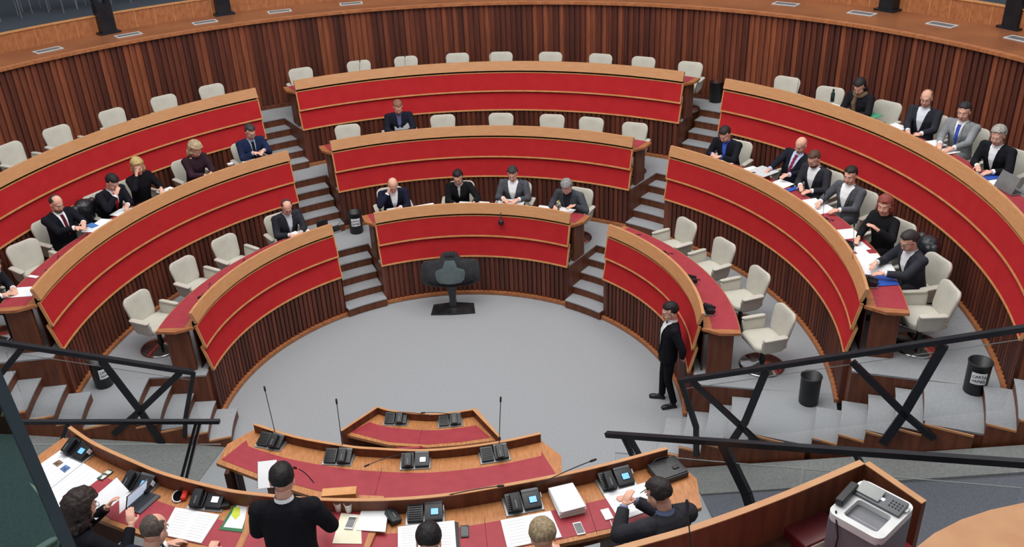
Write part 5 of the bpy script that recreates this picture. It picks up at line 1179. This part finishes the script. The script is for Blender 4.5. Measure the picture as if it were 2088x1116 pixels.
a4(1846, 258, 2, -62, 'white papers before the smiling man', .24, .40, th=.012)
a4(1912, 292, 2, -68, 'white sheet under the young man in light grey', .22, .36); a4(1938, 308, 2, -70, 'second white sheet beside the young man in light grey', .18, .34)
a4(2010, 360, 2, -80, 'blue folder before the silver-haired man', .22, .3, mat('royal_blue_card', (40, 80, 170), .5), .006, 'blue_folder', 'folder'); a4(2028, 375, 2, -82, 'white sheet on top of the blue folder', .2, .3, dz=.008)
a4(1478, 333, 1, -44, 'white sheet right of the young man with phone', .2, .34); a4(1536, 352, 1, -52, 'large white newspaper left of the bald man', .36, .36, th=.01)
a4(1556, 350, 1, -60, 'curved newspaper pages held by the bald man', .3, .34, mat('newsprint', (206, 208, 210), .8, col2=(180, 182, 186), scale=60), .006, dz=.10)
a4(1600, 374, 1, -60, 'white sheet before the bearded man in charcoal', .24, .3); a4(1612, 388, 1, -62, 'blue binder edge beside the bearded man in charcoal', .08, .32, mat('royal_blue_card', (40, 80, 170), .5), .015, 'blue_binder', 'binder')
a4(1648, 416, 1, -68, 'white sheet left of the black-haired man', .26, .4); a4(1676, 428, 1, -70, 'second white sheet before the black-haired man', .22, .34)
a4(1722, 478, 1, -78, 'white sheet held by the red-haired woman', .26, .36); a4(1722, 505, 1, -80, 'white sheet beside the microphone unit of the red-haired woman', .22, .34); a4(1757, 514, 1, -60, 'small white card right of the red-haired woman\'s papers', .12, .14)
a4(1746, 530, 1, -84, 'white papers above the open newspaper', .28, .42); a4(1775, 545, 1, -86, 'open white document before the man paging papers', .38, .52, th=.01, dz=.005); a4(1790, 572, 1, -88, 'blue folder with white sticker at the near end of the middle right desk', .26, .40, mat('royal_blue_card', (40, 80, 170), .5), .006, 'blue_folder', 'folder')
a4(1775, 570, 1, -88, 'white sticker on the blue folder', .07, .1, M_paper, .002, 'sticker', 'sticker', .006)
# jackets thrown over chairs
def coat(k, a, r, label, col, s=1.0):
    loc = pol(r, a, (0, 0), PL[k]); bm = new(); rnd = random.Random(int(a))
    for i in range(22): ball(bm, (rnd.uniform(-.22, .22)*s, rnd.uniform(-.05, .06), .78+rnd.uniform(-.20, .14)), (.085*s, .06, .07), 2)
    limb(bm, [(-.2*s, 0, .9), (-.3*s, .03, .65), (-.28*s, .05, .45)], [.07, .07, .05]); limb(bm, [(.2*s, 0, .9), (.28*s, .03, .7), (.27*s, .05, .5)], [.07, .07, .05]); limb(bm, [(0, -.02, .85), (0, -.03, .45)], [.16, .14])
    me = bake(bm, .012, 6); o = mesh_obj(me, 'draped_coat', mat('puffer_black', col, .4, bump=.8, bscale=14), None); tag(o, label, 'coat', None, loc, math.radians(a+90))
coat(1, -1.0, 6.86, 'black puffer jacket hung over the chair behind the red-haired woman', (26, 28, 34))
coat(1, 155.5, 6.62, 'dark coat hung over a chair between the man with red tie and the bearded man', (24, 25, 34), .9)

# ================================================================ GALLERY DETAILS
def vent(x, y, i):
    p = P(x, y, BACK_Z+.035); a = math.atan2(p.y-BACK_C[1], p.x-BACK_C[0]); t = thing('floor_vent', 'x', 'vent', (p.x, p.y, BACK_Z+.031), a+PI/2, 'vents in the wooden shelf')
    t['label'] = f'white-framed air vent in the shelf, {ORD[i]} from the left'
    bm = new(); 
    for dx, dy, sx, sy in ((0, .115, .50, .03), (0, -.115, .50, .03), (.235, 0, .03, .2), (-.235, 0, .03, .2)): box(bm, (dx, dy, .005), (sx, sy, .01))
    finish(bm, 'frame', mat('pale_vent_frame', (206, 210, 212), .5), t); bm = new(); box(bm, (0, 0, .002), (.44, .2, .004)); finish(bm, 'grille', M_grey, t)
    bm = new()
    for j in range(9): box(bm, (0, -.09+j*.0225, .005), (.44, .006, .004))
    finish(bm, 'louvre_bars', M_silver, t)
for i, (x, y) in enumerate([(98, 102), (262, 71), (418, 45), (570, 23), (716, 7), (1603, 8), (1758, 27), (1921, 50), (2083, 80)]): vent(x, y, i)
def strut(x, y, i, lab, w=.22):
    p = P(x, y, BACK_Z+.04); a = math.atan2(p.y, p.x); t = thing('steel_strut', lab, 'strut', (p.x, p.y, BACK_Z+.03), a+PI/2, 'black steel struts before the gallery')
    bm = new(); box(bm, (0, 0, .02), (w*1.4, w*1.2, .04)); box(bm, (0, 0, .30), (w, w*.8, .56)); finish(bm, 'foot', M_steel, t)
    bm = new(); bar(bm, (-w*.3, 0, .5), (-w*1.6, 0, 2.6), .12, .09); bar(bm, (w*.3, 0, .5), (w*1.6, 0, 2.6), .12, .09); finish(bm, 'cross_brace', M_steel, t)
for i, (x, y, l) in enumerate([(220, 66, 'black steel strut foot between the first two gallery panels'), (456, 28, 'black steel strut foot by the third vent'), (1812, 20, 'black steel strut foot by the seventh vent'), (2066, 56, 'black steel strut foot at the right end of the shelf')]): strut(x, y, i, l, .30)
def gchair(x, y, rz, lab):
    p = P(x, y, 4.55); t = thing('metal_chair', lab, 'chair', (p.x, p.y, 4.55), rz, 'metal-legged chairs in the gallery')
    bm = bbox_bev((0, 0, .45), (.44, .44, .04), None, .01); finish(bm, 'seat', M_black, t); bm = bbox_bev((0, -.2, .72), (.44, .03, .30), None, .01); finish(bm, 'backrest', M_black, t)
    for sx in (-1, 1):
        for sy in (-1, 1): bm = new(); tube(bm, [(sx*.2, sy*.2, 0), (sx*.2, sy*.2, .44 if sy > 0 else .85)], .012, 8); finish(bm, 'leg', M_silver, t, True)
for i, (x, y) in enumerate([(20, 38), (75, 22), (130, 22), (185, 14), (250, 4), (300, -6)]): gchair(x, y, .6+i*.3, f'black metal-legged chair on the gallery floor, {ORD[i]} from the left')

# tall goosenecks standing on the rows
for i, (k, b0, t0, lab) in enumerate([(2, (733, 148), (734, 126), 'thin upright microphone before the second empty seat of the highest centre desk'), (2, (826, 140), (826, 116), 'thin upright microphone before the third empty seat of the highest centre desk'),
        (2, (909, 133), (911, 110), 'thin upright microphone before the fourth empty seat of the highest centre desk'), (2, (1000, 130), (1001, 104), 'thin upright microphone before the fifth empty seat of the highest centre desk'),
        (2, (1625, 190), (1630, 155), 'thin upright microphone before the first empty seat of the highest right desk'), (1, (1678, 448), (1682, 396), 'thin upright microphone beside the white sheets of the black-haired man'),
        (1, (1738, 552), (1742, 462), 'long upright microphone between the red-haired woman and her neighbour')]):
    a = P(b0[0], b0[1], PL[k]+.78); n_ = Vector((-(a.y-CAM_POS.y), a.x-CAM_POS.x, 0)); b = PV(t0[0], t0[1], a, a+n_); mic(a, b, lab, (a+b)/2, .0035)
zz = 1.6
while P(1022, 454, zz).xy.length > 3.54 and zz < 2: zz += .01
while P(1022, 454, zz).xy.length < 3.52 and zz > 1: zz -= .01
p = P(1022, 454, zz); t = thing('lectern_mic_tip', 'small black lectern microphone tip before the red front of the lowest centre desk', 'dome', (p.x, p.y, p.z)); bm = new(); ball(bm, (0, 0, 0), (.05, .05, .06), 3); finish(bm, 'dome', M_black, t, 'all'); bm = new(); tube(bm, [(0, 0, .04), (0, .06, .13), (0, .10, .15)], .008); finish(bm, 'arm', M_black, t, True)  # black ball stands for the tip of the lectern's microphone
bpy.context.view_layer.update()
